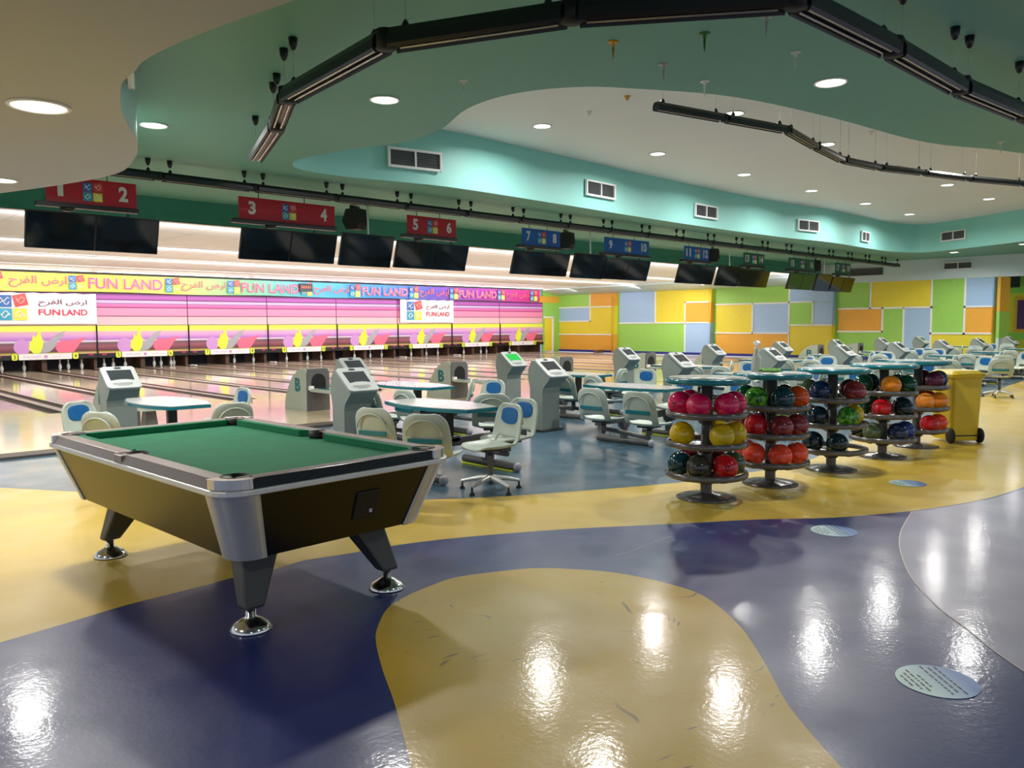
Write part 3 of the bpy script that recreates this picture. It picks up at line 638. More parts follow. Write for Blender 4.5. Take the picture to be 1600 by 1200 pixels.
# ------------------------------------------------------------------ pool table
pc = sum((atz(u, v, .84) for u, v in [(345, 757), (707, 700), (375, 650), (80, 678)]), Vector())/4
PT = thing('pool_table', 'coin-operated pool table with green cloth, chrome corners and charcoal splayed legs', 'pool table', (pc.x, pc.y, 0), math.radians(2.8))
A_, B_ = .725, 1.275
ZT_, ZB_ = .775, .415
def body_pt(sx, sy, t):   # t 0 bottom .. 1 top
    ins = .13*(1-t)+.018; return (sx*(A_-ins), sy*(B_-ins))
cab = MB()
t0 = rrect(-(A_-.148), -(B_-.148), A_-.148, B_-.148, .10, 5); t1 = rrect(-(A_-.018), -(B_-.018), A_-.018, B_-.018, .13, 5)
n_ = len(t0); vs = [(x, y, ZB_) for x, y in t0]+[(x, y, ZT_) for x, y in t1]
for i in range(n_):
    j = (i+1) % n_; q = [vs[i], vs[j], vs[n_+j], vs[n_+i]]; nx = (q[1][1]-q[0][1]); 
    cab.m(0 if abs(q[1][1]-q[0][1]) > abs(q[1][0]-q[0][0]) else 1).add(q, [(0, 1, 2, 3)])  # long sides take the tone with the floor reflection painted in
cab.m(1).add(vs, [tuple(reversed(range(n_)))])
cab.build('cabinet', [M['laminate_reflect'], M['laminate_dark']], PT)
for sx in (-1, 1):
    for sy in (-1, 1):
        rings = []
        for z, ins, r in ((ZB_-.005, .143, .12), (ZT_, .012, .15)):
            cx, cy = sx*(A_-ins-r), sy*(B_-ins-r); ring = []
            arc = [(.16, -.0)]; N_ = 10
            pts = [(cx+sx*(r+.002), cy-sy*.035)]
            for k in range(N_+1):
                a = (PI/2)*k/N_; pts.append((cx+sx*(r+.004)*math.cos(a), cy+sy*(r+.004)*math.sin(a)))
            pts.append((cx-sx*.035, cy+sy*(r+.002)))
            inner = [(cx+(x-cx)*.9, cy+(y-cy)*.9) for x, y in reversed(pts)]
            rings.append([(x, y, z) for x, y in pts+inner])
        if sx*sy < 0: rings = [list(reversed(q)) for q in rings]
        MB().loft(rings, True, True, True).build('corner_post', M['brushed'], PT)
# side trim strip, top rails, cushions
o_ = rrect(-A_, -B_, A_, B_, .14, 6); i_ = rrect(-A_+.03, -B_+.03, A_-.03, B_-.03, .12, 6)
tr = MB(); n_ = len(o_)
for z0, z1, oo in ((ZT_-.012, ZT_+.018, o_),):
    vs = [(x, y, z0) for x, y in oo]+[(x, y, z1) for x, y in oo]+[(x, y, z0) for x, y in i_]+[(x, y, z1) for x, y in i_]
    fs = []
    for i in range(n_):
        j = (i+1) % n_; fs += [(i, j, n_+j, n_+i), (n_+i, n_+j, 3*n_+j, 3*n_+i), (2*n_+j, 2*n_+i, 3*n_+i, 3*n_+j), (j, i, 2*n_+i, 2*n_+j)]
    tr.add(vs, fs)
tr.build('edge_trim', M['brushed'], PT, bevel=.006)
RZ = .84
bed = MB().box((0, 0, ZT_+.005), (2*A_-.22, 2*B_-.22, .03)).build('playing_cloth', M['cloth'], PT)
def rail(x0, y0, x1, y1, m_, cuts):
    """x0..x1 outer box of a rail; cuts = inward direction"""
    mb = MB(); dx, dy = cuts; z0, z1 = ZT_, RZ
    L = .115
    if dx:
        xo = x0; mb.prism([(xo, z0), (xo, ZT_+.02), (xo+dx*.028, z1), (xo+dx*L, z1), (xo+dx*L, z0)], y0, y1, 'y')
    else:
        yo = y0; mb.prism([(yo, z0), (yo, ZT_+.02), (yo+dy*.028, z1), (yo+dy*L, z1), (yo+dy*L, z0)], x0, x1, 'x')
    mb.build('rail', m_, PT, bevel=.004)
    cu = MB(); d = .05
    if dx:
        xi = x0+dx*L
        cu.loft([[(xi, y0+.055, ZT_+.02), (xi, y0+.055, RZ-.001), (xi+dx*.0, y0+.06, RZ-.001)], [(xi+dx*d, y0+.10, ZT_+.03), (xi+dx*d, y0+.10, RZ-.008), (xi+dx*d, y0+.10, RZ-.008)]], False, False, False)
        pts0 = [(xi, y0+.05), (xi+dx*d, y0+.10), (xi+dx*d, y1-.10), (xi, y1-.05)]
    else:
        yi = y0+dy*L; pts0 = [(x0+.05, yi), (x0+.10, yi+dy*d), (x1-.10, yi+dy*d), (x1-.05, yi)]
    cu = MB(); cu.prism(pts0, ZT_+.022, RZ-.002, 'z'); cu.build('cushion', M['cloth'], PT, bevel=.006)
ax, by = A_-.012, B_-.012
for s in (-1, 1):
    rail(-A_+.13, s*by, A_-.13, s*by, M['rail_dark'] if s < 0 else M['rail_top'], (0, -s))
    rail(s*ax, -B_+.13, s*ax, -.055, M['rail_top'], (-s, 0)); rail(s*ax, .055, s*ax, B_-.13, M['rail_top'], (-s, 0))
    MB().box((s*(A_-.05), 0, ZT_+.03), (.075, .112, .062)).build('rail_bridge', M['rail_top'], PT, bevel=.004)
    MB().lathe([(.001, 0), (.056, 0), (.060, .062), (.054, .062), (.052, .012), (.001, .01)], 20, (s*(A_-.125), 0, ZT_+.003)).build('pocket', M['rubber'], PT)
    for t in (-1, 1):
        q = rrect(0, 0, .17, .17, .0001, 1)
        cx, cy = s*(A_-.17), t*(B_-.17); arc = [(cx+s*.165*math.cos(a), cy+t*.165*math.sin(a)) for a in [PI/2*k/8 for k in range(9)]]
        r2 = .078; px_, py_ = s*(A_-.145), t*(B_-.145)
        inn = [(px_+r2*math.cos(b)*s, py_+r2*math.sin(b)*t) for b in [PI/2+.35-(PI/2+.7)*k/8 for k in range(9)]]
        poly = [(cx+s*.165, cy-t*.0)]+arc[1:-1]+[(cx, cy+t*.165)]+inn
        MB().prism(poly if s*t > 0 else list(reversed(poly)), ZT_+.02, RZ+.003, 'z').build('corner_casting', M['chrome'], PT, bevel=.022, seg=4)
        MB().lathe([(.001, 0), (.066, 0), (.074, .066), (.066, .066), (.062, .012), (.001, .01)], 20, (s*(A_-.148), t*(B_-.148), ZT_+.002)).build('pocket', M['rubber'], PT)
# coin mechanism on the near end
co = MB().box((.13, -(B_-.083), .595), (.15, .02, .17), Matrix.Rotation(.35, 3, 'X')); cw = co.build('coin_box', M['rubber'], PT, bevel=.005)
MB().box((.16, -(B_-.085)-.0, .555), (.02, .01, .02)).build('coin_slot', M['chrome'], cw)
# legs
for sx in (-1, 1):
    for sy in (-1, 1):
        def sq(cx, cy, a, b): return [(cx-a, cy-b), (cx+a, cy-b), (cx+a, cy+b), (cx-a, cy+b)]
        l = MB().taper(sq(sx*.437, sy*(B_-.305), .056, .048), .115, sq(sx*.33, sy*(B_-.45), .115, .09), ZB_+.01)
        lg = l.build('leg', M['leg'], PT, bevel=.018)
        MB().lathe([(.001, 0), (.105, 0), (.108, .01), (.085, .035), (.045, .06), (.026, .072), (.024, .11), (.001, .12)], 28, (sx*.437, sy*(B_-.31), 0)).build('foot', M['chrome'], lg)

# ------------------------------------------------------------------ scoring consoles
def make_console(screen_mat, label):
    t = thing('scoring_console', label, 'scoring console', (0, 0, 0), 0, 'scoring consoles')
    side = [(.13, .02), (-.13, .02), (-.125, .56), (-.14, .64), (-.27, .775), (-.285, .80), (-.28, .825), (.02, 1.03), (.09, 1.035), (.12, 1.0), (.165, .90), (.175, .80), (.15, .70), (.13, .62)]
    side = list(reversed(side))
    b = MB().prism(side, -.18, .18, 'x').build('body', M['console_grey'], t, bevel=.018, seg=3)
    MB().box((0, -.01, .012), (.42, .34, .022)).build('base_plate', M['dark'], t, bevel=.004)
    ang = math.atan2(1.03-.80, .02+.28)           # slope of the face
    c = Vector((0, (.03-.285)/2, (1.035+.80)/2)); right = Vector((1, 0, 0)); upv = Vector((0, math.cos(ang), math.sin(ang))); nrm = right.cross(upv)
    def onface(poly, h0, h1):
        mb = MB(); n = len(poly)
        a = [c+right*x+upv*y+nrm*h0 for x, y in poly]; b2 = [c+right*x+upv*y+nrm*h1 for x, y in poly]
        mb.add(a+b2, [(i, (i+1) % n, n+(i+1) % n, n+i) for i in range(n)]+[tuple(reversed(range(n))), tuple(range(n, 2*n))]); return mb
    bz = onface(rrect(-.205, -.215, .205, .205, .05, 4), -.01, .028).build('bezel', M['console_face'], t, bevel=.01)
    onface([(-.14, -.07), (-.05, -.052), (.05, -.052), (.14, -.07), (.145, .125), (-.145, .125)], .0281, .031).build('screen', screen_mat, t)
    lo = onface([(.045*math.cos(2*PI*i/16), .165+.018*math.sin(2*PI*i/16)) for i in range(16)], .028, .032).build('oval_badge', M['rubber'], t)
    kp = MB()
    for r_ in range(3):
        for k in range(9):
            if r_ == 2 and not 2 <= k <= 6: continue
            x, y = -.12+.026*k, -.125-.022*r_
            a = [c+right*(x+dx)+upv*(y+dy)+nrm*.031 for dx, dy in ((-.009, -.007), (.009, -.007), (.009, .007), (-.009, .007))]; kp.quad(*a)
    kp.build('keypad', mat('keypad_grey', (112, 116, 116), .5), t)
    return t
scr_dark = mat('console_screen', (54, 58, 60), .05); scr_green = mat('console_screen_green', (30, 150, 60), .15, emit=.35)
cons0 = None
def console(x, y, label, green=False):
    global cons0
    if cons0 is None: cons0 = make_console(scr_dark, label); cons0.location = (x, y, 0); return cons0
    if green: t = make_console(scr_green, label); t.location = (x, y, 0); return t
    return copy_tree(cons0, label, (x, y, 0), 0)
for k in range(9):
    lab = 'grey scoring console, %s from the left in the row nearest the lanes' % ordinal(k)
    if k == 2: lab = 'grey scoring console with a lit green screen facing the seats'
    console(.92+3.42*k, 10.75, lab, k == 2)
for k in range(9):
    console(2.72+3.31*k, 8.15, 'grey scoring console, %s from the left in the row nearer the ball racks' % ordinal(k))

# ------------------------------------------------------------------ tables on beams
def boat(hx, hy, end, n=9):
    pts = []
    right = [(end+(hx-end)*(1-abs(t)**2.0), hy*t) for t in [-1+2*i/(n-1) for i in range(n)]]
    left = [(-x, y) for x, y in reversed(right)]
    return right+left
def make_table(label, group):
    t = thing('seating_table', label, 'table', (0, 0, 0), 0, group)
    MB().prism(boat(.355, .70, .20), .715, .722, 'z').build('table_top', M['table_top'], t)
    MB().prism(boat(.37, .715, .215), .682, .7165, 'z').build('table_edge', M['teal_edge'], t, bevel=.01)
    MB().box((0, -.15, .53), (.10, .06, .31)).build('column', M['black'], t)
    bm_ = MB().box((0, -.25, .335), (2.1, .06, .09)); bm_.box((0, -.2, .36), (.12, .16, .06)).build('beam', M['pedestal'], t, bevel=.008)
    for s in (-1, 1):
        MB().box((s*.5, -.25, .2), (.075, .075, .3)).m(0).taper([(s*.5-.05, -.30), (s*.5+.05, -.30), (s*.5+.05, -.20), (s*.5-.05, -.20)], .22, [(s*.5-.085, -.30), (s*.5+.085, -.30), (s*.5+.085, -.20), (s*.5-.085, -.20)], .30).build('post', M['pedestal'], t, bevel=.006)
        ft = MB().tube([(s*.5, -.68, .05), (s*.5, .18, .05)], .045, 14).build('foot_tube', M['pedestal'], t)
        if s > 0: MB().box((s*.5-.055, -.25, .012), (.012, .84, .016)).build('yellow_strip', M['acid'], ft)
        MB().lathe([(.001, 0), (.05, 0), (.05, .02), (.03, .035), (.001, .04)], 14).build('end_cap', M['feather'], ft, loc=(s*.5, -.68, .05)).rotation_euler = (PI/2, 0, 0)
    return t
tab0 = None
def table(x, y, label, group):
    global tab0
    if tab0 is None: tab0 = make_table(label, group); tab0.location = (x, y, 0)
    else: copy_tree(tab0, label, (x, y, 0), 0, group)
for k in range(9):
    table(.95+3.42*k, 9.2, 'teal-edged seating table in the lane-side row, %s from the left' % ordinal(k), 'seating tables in the lane-side row')
for k in range(9):
    table(2.9+3.35*k, 6.7, 'teal-edged seating table in the rack-side row, %s from the left' % ordinal(k), 'seating tables in the rack-side row')

# ------------------------------------------------------------------ moulded chairs (face local +x)
def shell():
    sp_ = [(-.22, .395), (-.20, .418), (-.10, .412), (.02, .405), (.12, .412), (.175, .44), (.205, .49), (.222, .545), (.232, .60), (.242, .66), (.250, .72), (.255, .765), (.256, .795), (.257, .81)]
    hw = [.165, .20, .215, .22, .222, .224, .226, .226, .224, .22, .212, .19, .15, .09]
    n = 12; mb = MB(); vs = []
    for k, ((y, z), h) in enumerate(zip(sp_, hw)):
        for i in range(n+1):
            u = -1+2*i/n; e_ = abs(u)**3
            if k < 5: dx, dz = 0, .045*e_*(.4+.15*k)
            else: dx, dz = -.034*e_*(1 if k < 10 else .7), 0
            vs.append((-(y+dx), u*h, z+dz))
    fs = []
    for k in range(len(sp_)-1):
        for i in range(n):
            if k == 5 and 2 <= i <= n-3: continue       # open slot low in the back
            a = k*(n+1)+i; fs.append((a, a+n+1, a+n+2, a+1))
    mb.add(vs, fs, True); return mb
def make_chair(label, star=False):
    t = thing('swivel_chair', label, 'chair')
    o = shell().build('seat_shell', M['sage'], t)
    so = o.modifiers.new('solid', 'SOLIDIFY'); so.thickness = .024; so.offset = 0
    bv = o.modifiers.new('sub', 'SUBSURF'); bv.levels = 1; bv.render_levels = 1
    pp = [(y, z) for y, z in superell(.138, .082, 20, 2.6, 0, .692)]
    pad = MB(); a = [(-.232-(.02 if z > .69 else .01)+.006, y, z) for y, z in pp]; fr = [(x+.022, y*.96, .695+(z-.695)*.94) for x, y, z in a]
    pad.loft([a, fr], True, True, True).build('back_pad', M['blue_pad'], t)
    st = MB(); st.box((-.252, 0, .575), (.014, .31, .042)); st.build('teal_strip', M['teal_edge'], t, bevel=.004)
    rib = MB(); rr = [( -.262-.012*math.sin(PI*i/14), .165*math.cos(PI*i/14), .62+.135*math.sin(PI*i/14)) for i in range(15)]
    rib.tube(rr, .008, 6).build('back_rib', M['sage'], t)
    MB().box((0, 0, .392), (.2, .2, .018)).lathe([(.001, 0), (.03, 0), (.03, .06), (.001, .06)], 12, (0, 0, .335)).build('swivel_mount', M['black'], t)
    if star:
        MB().tube([(0, 0, .10), (0, 0, .39)], .028, 14).build('column', M['pedestal'], t)
        for q in range(5):
            a = 2*PI*q/5+.35; l = MB(); dx, dy = math.cos(a), math.sin(a)
            l.tube([(0, 0, .125), (dx*.15, dy*.15, .105), (dx*.29, dy*.29, .075)], [.03, .022, .015], 8); lg = l.build('leg', M['brushed'], t)
            MB().lathe([(.001, 0), (.026, 0), (.026, .012), (.01, .03), (.01, .07), (.001, .07)], 12, (dx*.285, dy*.285, 0)).build('glide', M['black'], lg)
    else:
        MB().tube([(0, 0, .345), (.0, 0, .292)], .035, 10).build('arm_hub', M['pedestal'], t)
    return t
ch0 = make_chair('rear view'); CH_USED = [False]
sup = None
def chair(x, y, rz, label, group):
    if not CH_USED[0]:
        CH_USED[0] = True; ch0.location = (x, y, 0); ch0.rotation_euler = (0, 0, rz); ch0['label'] = label; ch0['group'] = group; return ch0
    return copy_tree(ch0, label, (x, y, 0), rz, group)
def arm(tx, ty, x, y):
    """steel arm from the beam under the table to a chair; part of the table with the nearest origin"""
    tb = min((o for o in bpy.data.objects if o.name.startswith('seating_table')), key=lambda o: (o.location.x-tx)**2+(o.location.y-ty)**2)
    lx, ly = x-tb.location.x, y-tb.location.y; sx = max(-1.02, min(1.02, lx)); sx = -.98 if lx < 0 else .98 if lx > .7 else lx
    MB().tube([(sx, -.25, .335), (sx, -.25, .262), (lx, ly, .262)], .028, 8).build('chair_arm', M['pedestal'], tb)
G1, G2 = 'moulded chairs around the lane-side tables', 'moulded chairs around the rack-side tables'
for k in range(9):
    tx, ty = 2.9+3.35*k, 6.7; on = ordinal(k)
    if k == 0: L = [(-1.0, -.5, .32, 'rear shell behind pool table'), (-1.0, -1.2, .55, 'rear shell nearest pool table corner'), (.70, -.08, .8, 'turned away, half under the table'), (.14, -.92, PI, 'blue-padded, behind the star-base chair')]
    elif k == 1: L = [(-1.27, -.55, .05, 'rear shell, farther from the racks'), (-1.3, -1.25, .08, 'rear shell beside the pink balls'), (.50, -.35, PI, 'blue-padded, behind the table,'), (.75, -1.05, PI, 'blue-padded, behind the pink balls,')]
    else: L = [(-1.2, -.55, random.uniform(-.25, .25), 'facing the lanes wall, farther'), (-1.2, -1.25, random.uniform(-.25, .25), 'facing the lanes wall, nearer'), (.65, -.45, PI-1.0+random.uniform(-.6, .6), 'facing left with blue pad, farther'), (.7, -1.15, PI+random.uniform(-.4, .4), 'facing left with blue pad, nearer')]
    for dx, dy, rz, lab in L:
        chair(tx+dx, ty+dy, rz, 'sage chair, %s, %s rack-side table from left' % (lab.rstrip(','), on), G2); arm(tx, ty, tx+dx, ty+dy)
for k in range(9):
    tx, ty = .95+3.42*k, 9.2; on = ordinal(k)
    if k == 0: L = [(-.88, -.52, -PI/2+.5, 'showing its blue pad, in front of the console'), (-.95, -1.45, .5, 'rear shell just above the pool table rail'), (.05, -1.4, PI/2, 'rear shell by the far pool table pocket'), (.75, .15, PI, 'seen edge-on beyond the table')]
    else: L = [(-1.13, -1.05, random.uniform(-.15, .2), 'with its back turned, farther'), (-1.05, -1.6, random.uniform(-.15, .2), 'with its back turned, nearer'), (.35, -.55, PI-.9+random.uniform(-.5, .5), 'showing a blue pad, farther'), (.35, -1.15, PI+random.uniform(-.1, .5), 'showing a blue pad, nearer')]
    for dx, dy, rz, lab in L:
        chair(tx+dx, ty+dy, rz, 'sage chair %s, %s lane-side table from left' % (lab, on), G1); arm(tx, ty, tx+dx, ty+dy)
s1 = make_chair('loose sage chair with blue pad on a five-star metal base, nearest the yellow floor', True); s1.location = (2.58, 5.53, 0); s1.rotation_euler = (0, 0, PI-.15); s1['group'] = 'star-base chairs'
s2 = copy_tree(s1, 'loose star-base chair behind and right of the yellow bin', (16.3, 4.95, 0), .3, 'star-base chairs')

# ------------------------------------------------------------------ ball returns
def make_return(label):
    t = thing('ball_return', label, 'ball return', (0, 0, 0), 0, 'ball returns')
    # local: hood centred at y 0.4, opening towards -y
    prof = [(0, 0), (0, .76), (.10, .775), (.30, .74), (.52, .60), (.66, .42), (.78, .22), (.82, 0)]
    for s in (-1, 1): MB().prism(prof, s*.225-.012, s*.225+.012, 'x').build('side_panel', M['sage'], t, bevel=.006)
    MB().prism([(.02, .0), (.02, .755), (.10, .765), (.30, .73), (.52, .59), (.66, .41), (.77, .21), (.80, 0)], -.213, .213, 'x').build('hood', M['hood'], t)
    ft = MB(); # front face with arch
    outer = [(-.225, 0), (-.225, .70), (-.17, .765), (.17, .765), (.225, .70), (.225, 0)]
    ft.prism(outer, -.03, .02, 'y').build('front_panel', M['hood'], t, bevel=.01)
    arch = [(-.145, .40)]+[(.145*math.cos(PI-PI*i/12), .53+.15*math.sin(PI-PI*i/12)) for i in range(13)]+[(.145, .40)]
    MB().prism(arch, -.036, -.028, 'y').build('ball_opening', M['pit'], t)
    # emblem on the left side
    em = MB(); put_text(em, 'B', (-.242, .30, .47), .20, .25, right=Vector((0, -1, 0)), bold=.04); em.build('emblem', M['teal_edge'], t)
    tray = MB(); tray.prism(rrect(-.20, -1.35, .20, -.02, .06), .36, .41, 'z'); tray.build('ball_tray', M['sage'], t, bevel=.015)
    MB().box((0, -.72, .416), (.2, 1.1, .012)).build('tray_insert', M['teal_edge'], t)
    MB().box((-.17, -.06, .42), (.08, .09, .08)).build('reset_box', M['white'], t, bevel=.008)
    MB().taper([(-.1, -1.2), (.1, -1.2), (.1, -.95), (-.1, -.95)], 0, [(-.07, -1.15), (.07, -1.15), (.07, -1.0), (-.07, -1.0)], .36).build('tray_post', M['hood'], t, bevel=.01)
    return t
ret = None
for k in range(9):
    lab = ('pale ball return with a big arched opening, %s from the left, on the approach' % ordinal(k))
    if ret is None: ret = make_return(lab); ret.location = (1.675+P*k, 12.95, LZ)
    else: copy_tree(ret, lab, (1.675+P*k, 12.95, LZ), 0)

# ------------------------------------------------------------------ ball racks with balls
BR = .110
def ball_mat(name, c, c2=None):
    m = mat('ball_'+name, c, .07, noise=.12, nscale=14)
    if c2:
        nt = m.node_tree; b = nt.nodes['Principled BSDF']; tc = [n for n in nt.nodes if n.type == 'TEX_COORD'][0]
        n = nt.nodes.new('ShaderNodeTexNoise'); n.inputs['Scale'].default_value = 9; n.inputs['Distortion'].default_value = 2.5; nt.links.new(tc.outputs['Object'], n.inputs['Vector'])
        r = nt.nodes.new('ShaderNodeValToRGB'); r.color_ramp.elements[0].position = .42; r.color_ramp.elements[1].position = .62
        r.color_ramp.elements[0].color = (*lin(c), 1); r.color_ramp.elements[1].color = (*lin(c2), 1)
        nt.links.new(n.outputs['Fac'], r.inputs[0]); nt.links.new(r.outputs[0], b.inputs['Base Color'])
    return m
BC = dict(pink=((214, 28, 92), (200, 22, 80)), yellow=((206, 178, 20), (190, 160, 12)), teal=((14, 52, 62), (24, 70, 84)), charcoal=((40, 42, 38), (60, 58, 50)), red=((196, 26, 36), (176, 16, 30)),
          wine=((110, 14, 34), (80, 8, 26)), olive=((66, 84, 62), (88, 104, 74)), green=((20, 96, 30), (110, 190, 60)), orange=((226, 130, 24), (240, 150, 50)), rust=((214, 84, 26), (200, 70, 20)), scarlet=((226, 62, 42), (238, 90, 60)),
          maroon=((112, 30, 44), (150, 60, 66)), navy=((14, 30, 66), (22, 50, 96)), ink=((10, 30, 42), (16, 44, 58)), bottle=((14, 62, 44), (22, 82, 56)), purple=((70, 20, 50), (94, 36, 62)), blue=((30, 54, 130), (40, 70, 150)), black=((18, 22, 22), (30, 34, 32)))
BALLS = {}
def ball(kind, loc, yaw, tilt, label, group):
    if kind not in BALLS:
        mb = MB().ball((0, 0, 0), BR, 32, 20); mb.m(1)
        for a, e_ in ((-.11, .10), (.11, .10), (0, -.16)):
            d = Vector((math.cos(a)*math.cos(e_), math.sin(a)*math.cos(e_), math.sin(e_))); mb.ball(d*(BR-.0105), .0140, 12, 8)
        me_o = mb.build('bowling_ball', [ball_mat(kind, *BC[kind]), M['rubber']]); BALLS[kind] = me_o; o = me_o
    else:
        o = BALLS[kind].copy(); COL.objects.link(o)
    o.location = loc; o.rotation_euler = (0, -tilt, yaw); tag(o, label, 'bowling ball', group); return o
TR = [.74, .475, .20]
def make_rack(label):
    t = thing('ball_rack', label, 'ball rack', (0, 0, 0), 0, 'round ball racks')
    MB().lathe([(.001, 0), (.26, 0), (.265, .008), (.22, .022), (.07, .04), (.052, .05), (.001, .05)], 40).build('base', M['shelf'], t)
    MB().lathe([(.05, .03), (.05, 1.05), (.001, 1.05)], 24).build('pole', M['pedestal'], t)
    for z in TR:
        tr_ = MB()
        ring = [(.348+.019*math.cos(2*PI*i/12), .022+.028*math.sin(2*PI*i/12)) for i in range(12)]
        rings = [[(r*math.cos(2*PI*k/48), r*math.sin(2*PI*k/48), z+h) for r, h in ring] for k in range(49)]
        tr_.loft(rings, True, False, True)
        tr_.lathe([(.045, .0), (.15, .0), (.165, .012), (.172, .006), (.16, -.014), (.09, -.03), (.065, -.07), (.045, -.075)], 32, (0, 0, z))
        for q in range(5):
            a = 2*PI*q/5+.3+z; c_, s_ = math.cos(a), math.sin(a)
            tr_.tube([(.14*c_, .14*s_, z-.012), (.25*c_, .25*s_, z-.02), (.335*c_, .335*s_, z-.0)], .011, 8)
        tr_.build('tray', M['shelf'], t)
    MB().lathe([(.001, 0), (.345, 0), (.345, .004), (.001, .004)], 48, (0, 0, 1.080)).build('table_top', M['rack_top'], t)
    MB().lathe([(.001, 0), (.345, .0), (.366, .008), (.372, .026), (.366, .044), (.350, .0515), (.001, .0515)], 48, (0, 0, 1.030)).build('table_edge', M['teal_edge'], t)
    return t
racks = [atz(1103, 777, 0), atz(1203, 755, 0), atz(1298, 733, 0), atz(1378, 713, 0), atz(1431, 697, 0)]
RL = [('nearest one, with pink and yellow balls', 'nearest'), ('second one, spray bottle on its top', 'second'), ('third one, mostly dark balls and a bright green one', 'third'), ('fourth one, one orange and one red ball among dark', 'fourth'), ('last one, beside the yellow bin', 'last')]
# (tray, angle from the camera direction [deg, + = to the right], kind, yaw offset of holes, tilt)
RB = [
 [(0, -78, 'pink', -30, 0), (0, -17, 'pink', 20, 70), (0, 44, 'pink', 140, 30), (0, 102, 'pink', 200, 30), (0, -140, 'pink', 60, 40), (1, -64, 'yellow', 150, 40), (1, 33, 'yellow', 200, 50), (1, 93, 'yellow', -40, -20), (1, 160, 'yellow', 60, 60), (2, -76, 'teal', 120, 30), (2, -16, 'charcoal', 150, 40), (2, 43, 'red', 8, 5), (2, 102, 'olive', -50, 0), (2, -137, 'wine', 50, 0), (2, 162, 'wine', 80, 0)],
 [(0, -95, 'bottle', 90, 0), (0, -35, 'green', 120, 10), (0, 26, 'teal', 40, 10), (0, 86, 'rust', 90, 0), (0, 150, 'charcoal', 90, 0), (1, -100, 'wine', 90, 0), (1, -36, 'red', 120, 0), (1, 24, 'maroon', 120, 0), (1, 84, 'maroon', 90, 0), (1, -160, 'purple', 0, 0), (2, -100, 'scarlet', 90, 0), (2, -40, 'scarlet', 120, 30), (2, 22, 'scarlet', 150, 0), (2, 82, 'scarlet', 90, 0)],
 [(0, -92, 'olive', 90, 0), (0, -30, 'navy', 90, 0), (0, 64, 'maroon', 120, 0), (0, 135, 'wine', 90, 0), (1, -98, 'teal', 90, 0), (1, -36, 'ink', 90, 0), (1, 40, 'green', 30, -20), (1, 118, 'yellow', 90, 0), (2, -50, 'ink', 90, 0), (2, 14, 'ink', 120, 0)],
 [(0, -70, 'bottle', 120, 0), (0, 18, 'orange', 120, 0), (0, 80, 'bottle', 90, 0), (0, 142, 'olive', 90, 0), (0, -140, 'teal', 90, 0), (1, -76, 'bottle', 120, 0), (1, -4, 'red', 120, 0), (1, 60, 'ink', 90, 0), (1, 124, 'navy', 90, 0), (1, -150, 'charcoal', 90, 0), (2, -92, 'black', 90, 0), (2, -26, 'olive', 90, 0), (2, 40, 'navy', 90, 0), (2, 102, 'blue', 90, 0)],
 [(0, 50, 'purple', 120, 0), (0, 108, 'navy', 90, 0), (0, 168, 'wine', 90, 0), (1, 22, 'orange', 120, 0), (1, 82, 'orange', 120, 0), (1, 148, 'red', 90, 0), (2, 36, 'red', 30, 10), (2, 96, 'scarlet', 90, 0)]]
CN = dict(pink='pink', yellow='yellow', teal='dark teal', charcoal='charcoal', red='red', wine='wine red', olive='olive grey', green='marbled bright green', orange='orange', rust='rust orange', scarlet='scarlet', maroon='maroon', navy='navy', ink='blue-black', bottle='bottle green', purple='dark purple', blue='royal blue', black='black')
rk0 = None
def side_word(a):
    if a < -115: return 'back left'
    if a < -55: return 'left'
    if a < -10: return 'front left'
    if a < 12: return 'front'
    if a < 55: return 'front right'
    if a < 112: return 'right'
    return 'back right'
for k, p in enumerate(racks):
    lab = 'round grey ball rack, '+RL[k][0]
    if rk0 is None: rk0 = make_rack(lab); rk0.location = (p.x, p.y, 0)
    else: copy_tree(rk0, lab, (p.x, p.y, 0))
    base = math.atan2(CAM.y-p.y, CAM.x-p.x)
    for tr_, ang, kind, hy, tl in RB[k]:
        a = base+math.radians(ang)
        r_ = .238
        ball(kind, (p.x+r_*math.cos(a), p.y+r_*math.sin(a), TR[tr_]+BR+.0005), base+math.radians(hy), math.radians(tl),
             '%s bowling ball, %s of %s tray, %s rack' % (CN[kind], side_word(ang), ('top', 'middle', 'bottom')[tr_], RL[k][1]), 'bowling balls on the %s rack' % RL[k][1])
# spray bottle and rag on the second rack's top
q = atz(1167, 579, 1.083); d_ = Vector((q.x-racks[1].x, q.y-racks[1].y, 0)); d_ = d_.normalized()*min(d_.length, .24); q = Vector((racks[1].x+d_.x, racks[1].y+d_.y, 1.084))
sb = thing('spray_bottle', 'milky trigger spray bottle standing on the second ball rack top', 'spray bottle', tuple(q), -.6); sb.scale = (1.12, 1.12, 1.12)
MB().lathe([(.001, 0), (.042, 0), (.044, .01), (.044, .11), (.040, .125), (.022, .16), (.018, .175), (.016, .195), (.001, .195)], 24).build('bottle_body', M['bottle'], sb)
MB().lathe([(.018, .19), (.020, .20), (.018, .215), (.001, .215)], 16).build('collar', M['white'], sb)
MB().tube([(0, 0, .21), (0, 0, .235)], .008, 8).build('neck', M['white'], sb)
MB().prism([(-.055, .235), (-.05, .255), (-.01, .272), (.045, .268), (.048, .25), (.02, .24), (.01, .23), (-.02, .232)], -.012, .012, 'x').build('spray_head', M['white'], sb, bevel=.003)
MB().tube([(0, -.03, .238), (0, -.035, .215), (0, -.028, .20)], .005, 6).build('trigger', M['white'], sb)
rg = MB(); n = 14; rings = []
for j in range(9):
    v = -1+2*j/8; rings.append([((-.095+.19*i/(n-1)), v*.05*(1+.3*math.sin(i*1.1)), .006+(1-v*v)*(.022+.012*math.sin(i*1.7+j))+.0) for i in range(n)])
